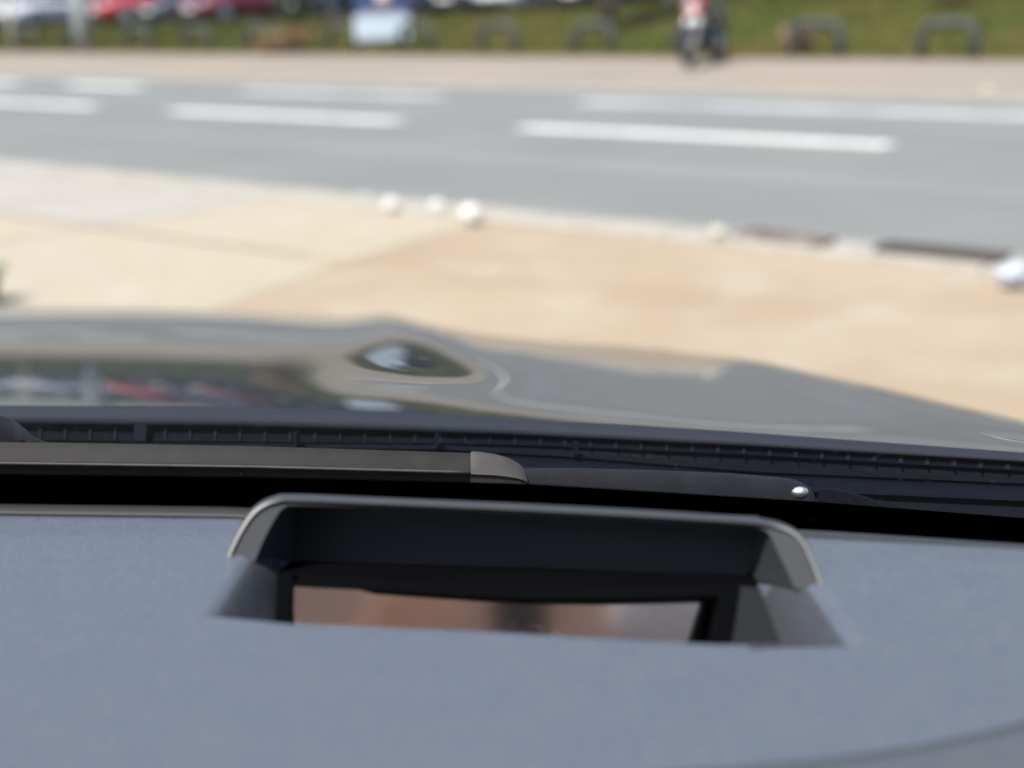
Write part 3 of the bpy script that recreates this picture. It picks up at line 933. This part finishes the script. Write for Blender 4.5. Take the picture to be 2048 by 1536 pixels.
E2 = gauss_blur(E2, 2.0, 0)
E2b = gauss_blur(E2, 1.2, 1)
wgt = np.clip((Vv - 0.03) / 0.08, 0, 1)[None, :]
E2 = E2 * (1 - wgt) + E2b * wgt
NR, NF = 200, 36
hood = np.zeros((len(XS), NR + NF, 3))
for i, x in enumerate(XS):
    e0, e1 = interp(x, Y_EDGE), interp(x, Y_REAR)
    d0 = ray(x, e1)
    h = np.array([d0[0], d0[1]]); hl = np.linalg.norm(h); h = h / hl
    Yr, Yf = interp(x, R_REAR), interp(x, R_FRONT)
    r0 = Yr / h[1]; r1 = Yf / h[1]
    z = CAM_H + d0[2] / hl * r0
    rr = np.linspace(r0, r1, NR)
    for k in range(NR):
        r_ = rr[k]
        hood[i, k] = (h[0] * r_, h[1] * r_, z)
        dl = math.atan2(CAM_H - z, r_)
        _, py = to_px(hood[i, k])
        vv = (py - e0) / (e1 - e0)
        e = np.interp(vv, Vv, E2[i])
        # elevation table assumes level rows; correct for roll at this column
        e_c = e + (1024 - x) / FPX * math.sin(ROLL)
        t = (dl - e_c) / 2
        t = min(max(t, R(-2)), dl - 1e-4 if vv < 0.02 else R(40))
        if k < NR - 1:
            z -= math.tan(t) * (rr[k + 1] - rr[k])
    sl = t
    r_ = rr[-1]
    for k in range(NF):
        sl = min(sl + R(2.6), R(80))
        st = 0.014
        z -= math.sin(sl) * st; r_ += math.cos(sl) * st
        hood[i, NR + k] = (h[0] * r_, h[1] * r_, z)
hood[:, :, 2] = gauss_blur(hood[:, :, 2], 1.0, 0)
v = hood.reshape(-1, 3)
bonnet = obj('bonnet', v, grid_faces(len(XS), NR + NF), hood_m, car)
# rear edge of the bonnet rolling down to the cowl
Y1 = [(-1600, 842), (0, 845), (500, 851), (1024, 868), (1500, 891), (2048, 923), (2300, 946)]
rows = []
for i, x in enumerate(XS):
    a = hood[i, 0]
    yy = interp(x, Y1)
    b = at(x, yy, interp(x, R_REAR) - 0.022)
    m1 = a * 0.75 + b * 0.25 + np.array([0, -0.006, 0.0035])
    m2 = a * 0.4 + b * 0.6 + np.array([0, -0.006, 0.002])
    rows.append([a + np.array([0, 0, 0.0005]), a + np.array([0, -0.003, 0.0002]), m1, m2, b, b + np.array([0, 0.006, -0.003])])
v, f = loft(rows)
obj('rear_edge', v, f, lip_m, bonnet)

# ---- cowl
XC = np.arange(-1500, 2301, 40.0)
Y2 = [(-1500, 880), (0, 880), (900, 887), (1050, 890), (1470, 908), (1850, 930), (2048, 942), (2300, 960)]
Y3 = [(-1500, 888), (290, 884), (870, 889), (1150, 905), (1500, 934), (2048, 958), (2300, 970)]
rows = []
for x in XC:
    b = interp(x, R_REAR)
    y1, y2, y3 = interp(x, Y1), interp(x, Y2), interp(x, Y3)
    y3 = max(y3, y2 + 3)
    rows.append([at(x, y1 - 4, b - 0.005), at(x, y1 + 3, b - 0.008), at(x, y2, b - 0.030), at(x, y2 + 1.5, b - 0.026), at(x, y3, b - 0.030), at(x, y3 + 1, b - 0.052), at(x, y3 + 9, b - 0.058),
                 at(x, y3 + 10, b - 0.050), at(x, y3 + 34, b - 0.085), at(x, y3 + 36, b - 0.098), at(x, y3 + 44, b - 0.105), at(x, y3 + 46, b - 0.098), at(x, y3 + 160, b - 0.14)])
v, f = loft(rows)
cowl = obj('cowl_panel', v, f, cowl_m, car, smooth=False)
x = -120.0
while x < 2100:
    b = interp(x, R_REAR)
    y1, y2 = interp(x, Y1) + 3, interp(x, Y2) - 1
    w = 2.4 if x < 1000 else 3.2
    P = [at(x - w, y1, b - 0.012), at(x + w, y1, b - 0.012), at(x + w * 0.5, y2, b - 0.034), at(x - w * 0.5, y2, b - 0.034)]
    Q = [p + np.array([0, 0.012, -0.003]) for p in P]
    obj('fin', P + Q, [(0, 1, 2, 3), (7, 6, 5, 4), (0, 4, 5, 1), (1, 5, 6, 2), (2, 6, 7, 3), (3, 7, 4, 0)], fin_m, cowl, smooth=False)
    x += 50 + max(0, x - 1000) * 0.004
# blocks and clips along the grille
for (xa, xb, ya, yb) in ((268, 292, 850, 882),):
    b = interp(xa, R_REAR)
    P = [at(xa, ya, b - 0.03), at(xb, ya, b - 0.03), at(xb, yb, b - 0.042), at(xa, yb, b - 0.042)]
    Q = [p + np.array([0, 0.02, -0.003]) for p in P]
    obj('clip', P + Q, [(0, 1, 2, 3), (7, 6, 5, 4), (0, 4, 5, 1), (1, 5, 6, 2), (2, 6, 7, 3), (3, 7, 4, 0)], cowl_m, cowl, smooth=False)
for xa, ya in ((590, 880), (873, 884), (1152, 900)):
    b = interp(xa, R_REAR)
    P = [at(xa - 4, ya - 16, b - 0.062), at(xa + 4, ya - 16, b - 0.062), at(xa + 4, ya + 9, b - 0.066), at(xa - 4, ya + 9, b - 0.066)]
    Q = [p + np.array([0, 0.012, -0.003]) for p in P]
    obj('clip', P + Q, [(0, 1, 2, 3), (7, 6, 5, 4), (0, 4, 5, 1), (1, 5, 6, 2), (2, 6, 7, 3), (3, 7, 4, 0)], cowl_m, cowl, smooth=False)

# ---- windscreen plane and its printed border
WS_K, WS_Y, WS_Z, WS_X = 0.56, 0.93, 1.04, 0.10


def on_glass(x, y, off=0.0):
    d = ray(x, y)
    # z = WS_Z + off + (WS_Y - Y - WS_X*X) * WS_K
    a = CAM_H - WS_Z - off - WS_Y * WS_K
    t = -a / (d[2] + WS_K * (d[1] + WS_X * d[0]))
    return EYE + d * t


def glass_pt(X, Y, off=0.0):
    return np.array([X, Y, WS_Z + off + (WS_Y - Y - WS_X * X) * WS_K])


rows = []
for Y in np.linspace(1.03, -0.19, 16):
    q = (1.03 - Y) / 1.22
    rows.append([glass_pt(X * (1 - 0.12 * q) - 0.05 * q, Y - 0.0 * X * X, 0) for X in np.linspace(-1.15, 0.52, 18)])
v, f = loft(rows)
ws = obj('windscreen', v, f, glass_m, car)
FT = [(-1500, 935), (0, 948), (500, 954), (1050, 967), (1600, 1001), (2048, 1036), (2300, 1060)]
rows = []
for x in np.arange(-1500, 2301, 50.0):
    a = on_glass(x, interp(x, FT), -0.004)
    b = glass_pt(a[0] * 1.12, 1.005, -0.004)
    rows.append([a, a * 0.5 + b * 0.5, b])
v, f = loft(rows)
obj('black_border', v, f, frit_m, ws)

# ---- wipers
def sweep_rows(path_px, prof):
    """path_px: (x, y_top, y_bottom, Y); prof: (fraction down, depth offset)"""
    rows = []
    for (x, ya, yb, Y) in path_px:
        rows.append([at(x, ya + (yb - ya) * fr, Y + dp) for (fr, dp) in prof])
    return rows


lw = empty('wiper', (-0.6, 0.98, 1.06))
lw.parent = car
lw.location = Vector((-0.6, 0.98, 1.06)) - Vector(car.location)
PROF = [(0.0, 0.010), (0.02, 0.0), (0.30, -0.006), (0.58, -0.010), (0.62, -0.011), (0.66, -0.0125), (0.72, -0.012), (0.74, -0.007), (0.80, -0.007), (0.84, -0.010), (1.0, -0.010), (1.1, 0.0), (0.9, 0.012), (0.3, 0.014)]
path = [(x, interp(x, [(-900, 873), (0, 883), (500, 892), (940, 906)]), interp(x, [(-900, 938), (0, 948), (500, 954), (940, 964)]), 0.985) for x in np.arange(-900, 941, 40.0)]
v, f = loft(sweep_rows(path, PROF), True, True)
auto_smooth(obj('blade', v, f, wiper_m, lw), 35)
highlight_ridge = [at(x, ya + (yb - ya) * 0.67, 0.971) for (x, ya, yb, _Y) in path]
v, f = tube(highlight_ridge, 0.0013, 8)
obj('highlight_ridge', v, f, cap_m, lw)  # thin lighter tube, the highlight along the blade put in as colour
capx = [(941, 904, 965), (945, 902.5, 966), (960, 903.5, 966.5), (990, 908, 967), (1015, 915, 968), (1035, 925, 969), (1048, 936, 970), (1055, 950, 970), (1056, 962, 970)]
PC = [(0.0, 0.012), (0.03, -0.004), (0.3, -0.010), (0.66, -0.0135), (0.72, -0.0145), (0.80, -0.013), (1.0, -0.013), (1.1, 0.0), (0.9, 0.012)]
rows = sweep_rows([(a, b, c, 0.985) for a, b, c in capx], PC)
v, f = loft(rows, True, True)
auto_smooth(obj('end_cap', v, f, cap_m, lw), 35)
# shoulder of the left arm rising behind the blade
top = [(-420, 812), (-200, 820), (-60, 826), (0, 830), (25, 838), (48, 856), (70, 876), (110, 890)]
rows = []
for (x, y) in top:
    rows.append([at(x, y, 1.012), at(x, y + 2, 0.998), at(x, max(y + 20, 880), 0.992), at(x, 915, 0.995), at(x, 915, 1.02), at(x, y + 4, 1.03)])
v, f = loft(rows, True, True)
auto_smooth(obj('arm_head', v, f, arm_m, lw), 35)

rw = empty('wiper', (0.1, 0.98, 1.05))
rw.parent = car
rw.location = Vector((0.1, 0.98, 1.05)) - Vector(car.location)
edge = [(1020, 938), (1056, 936), (1150, 936), (1300, 940), (1450, 946), (1555, 954), (1580, 957), (1602, 964), (1618, 974), (1628, 986), (1632, 1000), (1633, 1020)]
PA = [(0.0, 0.012), (0.02, 0.002), (0.08, -0.004), (0.5, -0.009), (0.9, -0.010), (1.0, 0.0), (0.9, 0.012)]
rows = sweep_rows([(a, b, max(interp(a, FT) + 40, b + 5), 0.985 - 0.03 * (a - 1024) / 600) for a, b in edge], PA)
v, f = loft(rows, True, True)
auto_smooth(obj('arm', v, f, arm_m, rw), 35)
c = at(1600, 986, 0.935)
v, f = blobball((c[0], c[1], c[2]), 0.0058, 14, 10, 3, 0.05, (1.05, 0.6, 0.8))
obj('pivot_cap', v, f, mat('polished_cap', (0.92, 0.9, 0.85), 0.38, 1.0), rw)
rows = []
for (x, y) in [(1636, 978), (1660, 976), (1700, 984), (1740, 996), (1775, 1012)]:
    rows.append([at(x, y, 0.97), at(x, y + 3, 0.962), at(x, 1040, 0.955), at(x, 1045, 0.98)])
v, f = loft(rows, True, True)
auto_smooth(obj('linkage_cover', v, f, cowl_m, rw), 35)

# ---- dashboard
DZ = 1.08
dash = empty('dashboard', (-0.3, 0.6, 0.9))
dash.parent = car
dash.location = Vector((-0.3, 0.6, 0.9)) - Vector(car.location)
BACK = [(-1300, 1012), (0, 1031), (450, 1037), (1000, 1062), (1620, 1084), (2048, 1112), (2400, 1140)]
FL = [on(435, 1226, DZ), on(580, 1241, DZ), on(1000, 1260, DZ), on(1420, 1284, DZ), on(1692, 1290, DZ)]
LF, RF = on(506, 1112, DZ), on(1606, 1165, DZ)
LA, RD = FL[0], FL[-1]


def side_dist(p, a, b):                  # signed distance to the right of line a->b
    t = (b - a)[:2]; t = t / np.linalg.norm(t)
    q = (p - a)[:2]
    return q[0] * t[1] - q[1] * t[0]


def sstep(a, b, x):
    t = min(1, max(0, (x - a) / (b - a)))
    return t * t * (3 - 2 * t)


def soft_ramp(dist, slope, rad):         # 0 outside, then slope*dist, with a rounded shoulder
    if dist < -rad: return 0.0
    if dist > rad: return slope * dist
    return slope * (dist + rad) ** 2 / (4 * rad)


def dash_z(X, Y):
    z = DZ + 0.006 * math.sin(2.0 * (X + 0.1)) * 0.3
    if Y < 0.50:                          # rolls down towards the driver
        z -= 0.9 * (0.50 - Y) ** 2
    p = np.array([X, Y, DZ])
    dl = side_dist(p, LA, LF)
    dr = -side_dist(p, RD, RF)
    fy = np.interp(X, [q[0] for q in FL], [q[1] for q in FL])
    df = Y - fy
    depth = min(soft_ramp(dl, 1.9, 0.008), soft_ramp(dr, 1.5, 0.012), soft_ramp(df, 4.0, 0.0045), 0.075)
    if Y > 0.80: depth = 0
    return z - depth


xs = np.concatenate([np.linspace(-1.15, -0.24, 40), np.linspace(-0.235, 0.235, 236), np.linspace(0.24, 0.52, 24)])
rows = []
for q in np.concatenate([np.linspace(0, 0.42, 30), np.linspace(0.423, 0.80, 150), np.linspace(0.81, 1, 12)]):
    row = []
    for X in xs:
        # back edge in world
        px_guess = 1024 + FPX * X / 0.86
        bp = on(px_guess, interp(px_guess, BACK), DZ - 0.004)
        Yb = bp[1]
        Y = 0.36 + (Yb - 0.36) * q
        row.append((X, Y, dash_z(X, Y) - (0.004 * sstep(0.9, 1, q))))
    rows.append(row)
last = rows[-1]
rows.append([(a, b + 0.004, c - 0.003) for a, b, c in last])
rows.append([(a, b + 0.005, c - 0.05) for a, b, c in last])
first = rows[0]
rows.insert(0, [(a, b - 0.03, c - 0.06) for a, b, c in first])
rows.insert(0, [(a, b - 0.02, c - 0.35) for a, b, c in first])
v, f = loft(rows)
pad = obj('top_pad', v, f, dash_m, dash)
# display opening cheeks laid on the pad flanks, shade put into the darker plastic
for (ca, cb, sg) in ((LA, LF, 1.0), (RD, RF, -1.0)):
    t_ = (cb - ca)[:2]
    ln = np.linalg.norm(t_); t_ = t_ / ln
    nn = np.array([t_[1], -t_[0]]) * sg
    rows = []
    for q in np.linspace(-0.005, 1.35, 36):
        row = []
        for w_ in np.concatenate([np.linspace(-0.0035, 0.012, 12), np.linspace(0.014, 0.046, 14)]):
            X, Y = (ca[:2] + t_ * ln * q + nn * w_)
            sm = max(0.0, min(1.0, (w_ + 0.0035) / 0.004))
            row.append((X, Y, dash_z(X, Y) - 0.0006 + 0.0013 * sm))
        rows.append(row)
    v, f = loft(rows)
    obj('recess_shade_cheek', v, f, recess_m, dash)
# seam and lower roll at the right
seam = catmull([(1250, 1560), (1500, 1541), (1650, 1526), (1800, 1505), (1930, 1481), (2048, 1453), (2160, 1420), (2300, 1370)], 5)
rows = []
for (x, y) in seam:
    a = on(x, y, DZ + 0.0045)
    rows.append([a + np.array([0, 0.003, -0.006]), a + np.array([0, 0.0005, -0.001]), a + np.array([0, -0.004, 0.0]), a + np.array([0.004, -0.03, 0.0005]), a + np.array([0.01, -0.10, -0.004]), a + np.array([0.01, -0.16, -0.06])])
v, f = loft(rows)
obj('binnacle_cover', v, f, dash_low_m, dash)
rows = []
for (x, y) in seam:
    a = on(x, y, DZ + 0.0045)
    rows.append([a + np.array([0, 0.0065, -0.004]), a + np.array([0, 0.005, -0.0012]), a + np.array([0, 0.0005, -0.0008]), a + np.array([0, -0.001, -0.003])])
v, f = loft(rows)
obj('seam_welt', v, f, recess_m, dash)
# defroster trim bar along the back edge
rows = []
for x in np.arange(-1300, 2401, 50.0):
    yb = interp(x, BACK)
    Y = on(x, yb, DZ - 0.004)[1] + 0.012
    rows.append([at(x, yb - 5, Y - 0.004), at(x, yb - 8, Y - 0.003), at(x, yb - 13, Y), at(x, yb - 18, Y + 0.006), at(x, yb - 24, Y + 0.03), at(x, yb + 10, Y + 0.03), at(x, yb + 6, Y - 0.002)])
v, f = loft(rows, True, True)
obj('defroster_trim', v, f, trim_m, dash)

# ---- head-up display opening
hud = empty('display_housing', (0, 0.7, DZ))
hud.parent = car
hud.location = Vector((0, 0.7, DZ)) - Vector(car.location)
YL, YR = on(450, 1121, DZ - 0.002)[1], on(1648, 1180, DZ - 0.002)[1]


def hud_Y(x):
    return YL + (YR - YL) * (x - 450) / 1198


def foot_y(x):
    return 1120 + 58 * (x - 450) / 1198


OUT = catmull([(449, 1122), (462, 1090), (480, 1055), (500, 1026), (522, 1008), (550, 997), (590, 994), (800, 1003), (1050, 1014), (1300, 1027), (1480, 1039), (1545, 1046), (1585, 1060), (1608, 1080), (1624, 1110), (1638, 1145), (1649, 1180)], 4)
INN = catmull([(510, 1122), (520, 1096), (532, 1070), (545, 1046), (556, 1028), (568, 1016), (600, 1011), (800, 1017), (1050, 1028), (1300, 1041), (1470, 1051), (1515, 1056), (1536, 1066), (1548, 1088), (1562, 1118), (1576, 1146), (1590, 1178)], 4)


def lean(x, y):
    return hud_Y(x) + 0.00020 * (foot_y(x) - y)


rows = []
for o_, i_ in zip(OUT, INN):
    po = at(o_[0], o_[1], lean(*o_)); pi = at(i_[0], i_[1], lean(*i_) + 0.003)
    w = np.linalg.norm(po - pi)
    dirv = (pi - po) / max(w, 1e-6)
    e = min(0.0022, w * 0.35)
    back = po + np.array([0, 0.055, -0.028])
    rows.append([back, po + np.array([0, 0.004, 0]) - dirv * 0.0004, po + dirv * 0.0004 + np.array([0, -0.001, 0]), po + dirv * e + np.array([0, -0.0015, 0]), po + dirv * e * 1.4 + np.array([0, 0.0012, 0]), pi, pi + np.array([0, 0.003, 0])])
v, f = loft(rows)
vt = auto_smooth(obj('visor_trim', v, f, rim_grey, hud), 38)
vt.data.materials.append(face_m)
for k_, pl in enumerate(vt.data.polygons):
    if k_ % 6 in (4, 5):
        pl.material_index = 1
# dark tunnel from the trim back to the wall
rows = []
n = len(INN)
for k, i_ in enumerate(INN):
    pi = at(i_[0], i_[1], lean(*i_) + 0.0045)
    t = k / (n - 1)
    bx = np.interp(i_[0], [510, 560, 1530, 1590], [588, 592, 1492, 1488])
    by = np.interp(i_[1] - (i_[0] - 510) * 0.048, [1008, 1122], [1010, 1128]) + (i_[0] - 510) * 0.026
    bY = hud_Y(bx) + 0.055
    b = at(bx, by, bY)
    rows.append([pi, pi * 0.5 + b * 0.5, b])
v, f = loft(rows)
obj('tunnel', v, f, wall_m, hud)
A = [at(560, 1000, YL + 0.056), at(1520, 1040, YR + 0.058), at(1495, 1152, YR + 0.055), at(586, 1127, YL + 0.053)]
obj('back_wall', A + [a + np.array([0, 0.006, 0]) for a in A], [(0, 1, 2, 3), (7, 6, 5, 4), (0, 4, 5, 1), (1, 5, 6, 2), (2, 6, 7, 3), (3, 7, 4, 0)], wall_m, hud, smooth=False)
# black shelf with a curved front edge
def shelf_y(x):
    return interp(x, [(560, 1160), (590, 1165), (800, 1180), (950, 1189), (1080, 1194), (1200, 1194), (1320, 1191), (1440, 1186), (1510, 1182)])


rows = []
for x in np.linspace(560, 1510, 40):
    yb = 1122 + (x - 560) * 0.0275
    yf = shelf_y(x)
    b = at(x, yb, hud_Y(x) + 0.052); c = at(x, yf, hud_Y(x) - 0.002)
    rows.append([b, b * 0.5 + c * 0.5, c, c + np.array([0, 0.001, -0.004]), c + np.array([0, 0.02, -0.012])])
v, f = loft(rows)
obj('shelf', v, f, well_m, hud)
# tilted glass
TILT = R(25.5)
cg = at(1010, 1205, hud_Y(1010) + 0.010)
gu = np.array([0, math.sin(TILT), math.cos(TILT)])
gx = np.array([1, 0.0, 0.0])


def glass_px(x, y):
    nrm = np.cross(gx, gu)
    d = ray(x, y)
    t = ((cg - EYE) @ nrm) / (d @ nrm)
    return EYE + d * t


nb_ = np.cross(gx, gu); nb_ = nb_ / np.linalg.norm(nb_)
if nb_[1] < 0: nb_ = -nb_
rows = []
for x in np.linspace(589, 1444, 24):
    top_, bot_ = glass_px(x, shelf_y(x) + interp(x, [(570, 9), (760, 5), (950, -1), (1100, -2.5)])), glass_px(x - 6 - 20 * (x - 589) / 855, 1325)
    rows.append([top_, bot_, bot_ + nb_ * 0.003, top_ + nb_ * 0.003])
v, f = loft(rows, True, True)
obj('display_glass', v, f, mirror_m, hud, smooth=False)
# jambs either side of the glass
for (xa, xb, xc, xd, ya, yb) in ((552, 588, 582, 548, 1150, 1300), (1442, 1480, 1462, 1412, 1178, 1330)):
    q = [at(xa, ya, hud_Y(xa) - 0.001), at(xb, ya, hud_Y(xa) - 0.001), at(xc, yb, hud_Y(xa) - 0.034), at(xd, yb, hud_Y(xa) - 0.034)]
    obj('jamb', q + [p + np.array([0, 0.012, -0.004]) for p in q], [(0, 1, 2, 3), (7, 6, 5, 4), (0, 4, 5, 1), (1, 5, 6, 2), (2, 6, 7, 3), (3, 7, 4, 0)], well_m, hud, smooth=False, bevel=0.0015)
# pale inner flank on the right
q = [at(1482, 1172, hud_Y(1482) + 0.0), at(1520, 1176, hud_Y(1482) - 0.002), at(1566, 1300, hud_Y(1545) - 0.05), at(1462, 1300, hud_Y(1482) - 0.03)]
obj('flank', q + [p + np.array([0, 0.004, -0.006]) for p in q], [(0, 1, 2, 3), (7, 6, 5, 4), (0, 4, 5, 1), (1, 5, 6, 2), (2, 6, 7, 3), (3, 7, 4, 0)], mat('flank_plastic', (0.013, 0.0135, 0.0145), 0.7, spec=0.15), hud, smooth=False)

# ---- shell of the car round the driver: roof, pillars, wings, doors, wheels
xl, xr = -1.12, 0.50
rows = [[(x, y, z + 0.03 * math.cos((x + 0.31) * 1.9)) for x in np.linspace(xl + 0.16, xr - 0.12, 12)] for y, z in ((-0.20, 1.655), (-0.35, 1.665), (-0.7, 1.67), (-1.2, 1.65), (-1.9, 1.54))]
v, f = loft(rows)
ro = obj('roof', v, f, liner_m, car)
ro.modifiers.new('solid', 'SOLIDIFY').thickness = 0.03
for sx, xa in ((-1, xl), (1, xr)):
    v, f = tube([(xa - sx * 0.02, 1.0, 1.03), (xa - sx * 0.06, 0.55, 1.28), (xa - sx * 0.13, -0.14, 1.63)], [0.045, 0.045, 0.05], 8)
    obj('windscreen_pillar', v, f, trim_dark, car)
    v, f = tube([(xa - sx * 0.02, -0.62, 0.9), (xa - sx * 0.13, -0.7, 1.58)], [0.07, 0.06], 8)
    obj('door_pillar', v, f, trim_dark, car)
    v, f = box(xa, -0.15, 0.62, 0.09, 1.95, 0.80)
    obj('door', v, f, hood_m, car, smooth=False, bevel=0.03)
    rows = []
    for y, h in ((0.85, 0.99), (1.15, 0.985), (1.4, 0.95), (1.7, 0.88), (2.1, 0.74), (2.5, 0.60)):
        ww = 0.02 * max(0, y - 1.4) * 3
        rows.append([(xa - sx * (0.10 + ww), y, h - 0.06), (xa - sx * 0.03 - sx * ww, y, h - 0.10), (xa + sx * 0.015 - sx * ww, y, h - 0.24), (xa + sx * 0.02 - sx * ww, y, 0.32)])
    v, f = loft(rows)
    wi = obj('front_wing', v, f, hood_m, car)
    wi.modifiers.new('solid', 'SOLIDIFY').thickness = 0.01
    for wy in (1.62, -1.05):
        v, f = disc_lathe([(-0.1, 0.21), (-0.11, 0.31), (-0.07, 0.34), (0.07, 0.34), (0.11, 0.31), (0.1, 0.21)], 26, 'x', (xa - sx * 0.11, wy, 0.34))
        w = obj('wheel', v, f, tyre_m, car)
        v, f = disc_lathe([(sx * 0.05, 0.03), (sx * 0.112, 0.06), (sx * 0.108, 0.2), (sx * 0.07, 0.22)], 20, 'x', (xa - sx * 0.11, wy, 0.34))
        obj('rim', v, f, rim_m, w)
v, f = box((xl + xr) / 2, 2.60, 0.42, xr - xl - 0.3, 0.2, 0.34)
obj('front_bumper', v, f, hood_m, car, smooth=False, bevel=0.06)
v, f = box((xl + xr) / 2, -0.1, 0.28, xr - xl - 0.1, 3.4, 0.06)
obj('floor_pan', v, f, seat_m, car, smooth=False)
v, f = box((xl + xr) / 2, 0.86, 0.64, xr - xl - 0.12, 0.05, 0.66)
obj('bulkhead', v, f, trim_dark, car, smooth=False)
v, f = box((xl + xr) / 2, -1.85, 0.9, xr - xl - 0.15, 0.08, 1.2)
obj('tailgate', v, f, hood_m, car, smooth=False, bevel=0.04)
for cx in (0.04, -0.72):
    v, f = merge(box(cx, -0.42, 0.62, 0.5, 0.5, 0.16), box(cx, -0.74, 0.95, 0.48, 0.13, 0.62), box(cx, -0.78, 1.36, 0.26, 0.10, 0.17))
    obj('seat', v, f, seat_m, car, smooth=False, bevel=0.05)


# ---- the photographer, seen only in the display glass
def skin_body(name, nodes, edges, root, m, parent=None, sub=2):
    me = bpy.data.meshes.new(name)
    keys = list(nodes)
    me.from_pydata([nodes[k][0] for k in keys], [(keys.index(a), keys.index(b)) for a, b in edges], [])
    o = bpy.data.objects.new(name, me)
    scene.collection.objects.link(o)
    md = o.modifiers.new('skin', 'SKIN')
    md.use_smooth_shade = True
    lay = me.skin_vertices[0].data if me.skin_vertices else None
    if lay is None:
        bm = bmesh.new(); bm.from_mesh(me); bm.verts.layers.skin.verify(); bm.to_mesh(me); bm.free()
        lay = me.skin_vertices[0].data
    for i, k in enumerate(keys):
        r_ = nodes[k][1]
        lay[i].radius = (r_, r_) if not isinstance(r_, tuple) else r_
        lay[i].use_root = (k == root)
    s = o.modifiers.new('sub', 'SUBSURF'); s.levels = s.render_levels = sub
    me.materials.append(m)
    if parent: o.parent = parent
    return o


person = empty('person', (0.04, -0.5, 0.70))
tag(person, 'person in a grey top holding a phone, mirrored in the display glass', 'person')
P0 = Vector(person.location)
nd = {'pelvis': ((0.04, -0.48, 0.80), (0.17, 0.12)), 'belly': ((0.04, -0.52, 0.98), (0.15, 0.11)), 'chest': ((0.04, -0.54, 1.16), (0.17, 0.12)), 'neck0': ((0.04, -0.53, 1.28), 0.07), 'neck1': ((0.04, -0.51, 1.34), 0.055),
      'head0': ((0.04, -0.49, 1.41), (0.075, 0.09)), 'head1': ((0.04, -0.50, 1.50), (0.07, 0.085)),
      'ls': ((-0.14, -0.53, 1.22), 0.065), 'le': ((-0.26, -0.27, 1.12), 0.045), 'lw': ((-0.17, 0.01, 1.335), 0.030),
      'rs': ((0.22, -0.53, 1.22), 0.065), 're': ((0.40, -0.10, 1.37), 0.075), 'rw': ((0.10, -0.005, 1.425), 0.060),
      'lh': ((-0.06, -0.45, 0.76), 0.09), 'lk': ((-0.10, -0.02, 0.80), 0.07), 'la': ((-0.10, 0.25, 0.44), 0.05), 'lf': ((-0.10, 0.38, 0.36), 0.04),
      'rh': ((0.14, -0.45, 0.76), 0.09), 'rk': ((0.18, -0.02, 0.80), 0.07), 'ra': ((0.18, 0.25, 0.44), 0.05), 'rf': ((0.18, 0.38, 0.36), 0.04)}
nd = {k: (tuple(Vector(p) - P0), r_) for k, (p, r_) in nd.items()}
skin_body('body', nd, [('pelvis', 'belly'), ('belly', 'chest'), ('chest', 'neck0'), ('neck0', 'neck1'), ('neck1', 'head0'), ('head0', 'head1'), ('chest', 'ls'), ('ls', 'le'), ('le', 'lw'), ('chest', 'rs'), ('rs', 're'), ('re', 'rw'),
                       ('pelvis', 'lh'), ('lh', 'lk'), ('lk', 'la'), ('la', 'lf'), ('pelvis', 'rh'), ('rh', 'rk'), ('rk', 'ra'), ('ra', 'rf')], 'pelvis', shirt_m, person)


def hand(sx, wrist, parent, spread):
    # back of the hand outside, four fingers across the back of the phone, thumb behind
    w = Vector(wrist)
    nd = {'w': (w, 0.028), 'p': (w + Vector((sx * 0.02, 0.02, 0.045)), (0.036, 0.016)), 'k': (w + Vector((sx * 0.045, 0.032, 0.075)), (0.038, 0.013))}
    ed = [('w', 'p'), ('p', 'k')]
    lens = (0.075, 0.085, 0.08, 0.062)
    for i, L in enumerate(lens):
        b = w + Vector((sx * (0.045 + spread[i] * 0.2), 0.036, 0.10 - 0.022 * i))
        m1 = b + Vector((sx * L * 0.45, 0.014, 0.010))
        m2 = b + Vector((sx * L * 0.75, 0.010, 0.006))
        e = b + Vector((sx * L, -0.002, 0.0))
        for nm, p, r_ in (('b', b, 0.0095), ('m', m1, 0.009), ('n', m2, 0.0085), ('e', e, 0.0075)):
            nd[f'{nm}{i}'] = (p, r_)
        ed += [('k', f'b{i}'), (f'b{i}', f'm{i}'), (f'm{i}', f'n{i}'), (f'n{i}', f'e{i}')]
    t0 = w + Vector((sx * 0.03, -0.01, 0.05)); t1 = w + Vector((sx * 0.06, -0.022, 0.07)); t2 = w + Vector((sx * 0.085, -0.024, 0.08))
    for nm, p, r_ in (('t0', t0, 0.013), ('t1', t1, 0.011), ('t2', t2, 0.0085)):
        nd[nm] = (p, r_)
    ed += [('p', 't0'), ('t0', 't1'), ('t1', 't2')]
    nd = {k: (tuple(p - P0), r_) for k, (p, r_) in nd.items()}
    return skin_body('hand', nd, ed, 'p', skin_m, parent, 2)


hand(1, (-0.17, 0.01, 1.345), person, (0, 0, 0, 0))
ph = box(0.002, -0.030, 1.40, 0.066, 0.009, 0.14)
phone = obj('phone', ph[0], ph[1], phone_m, None, smooth=False, bevel=0.003)
tag(phone, 'black phone held up in front of the person, mirrored in the display glass', 'phone')
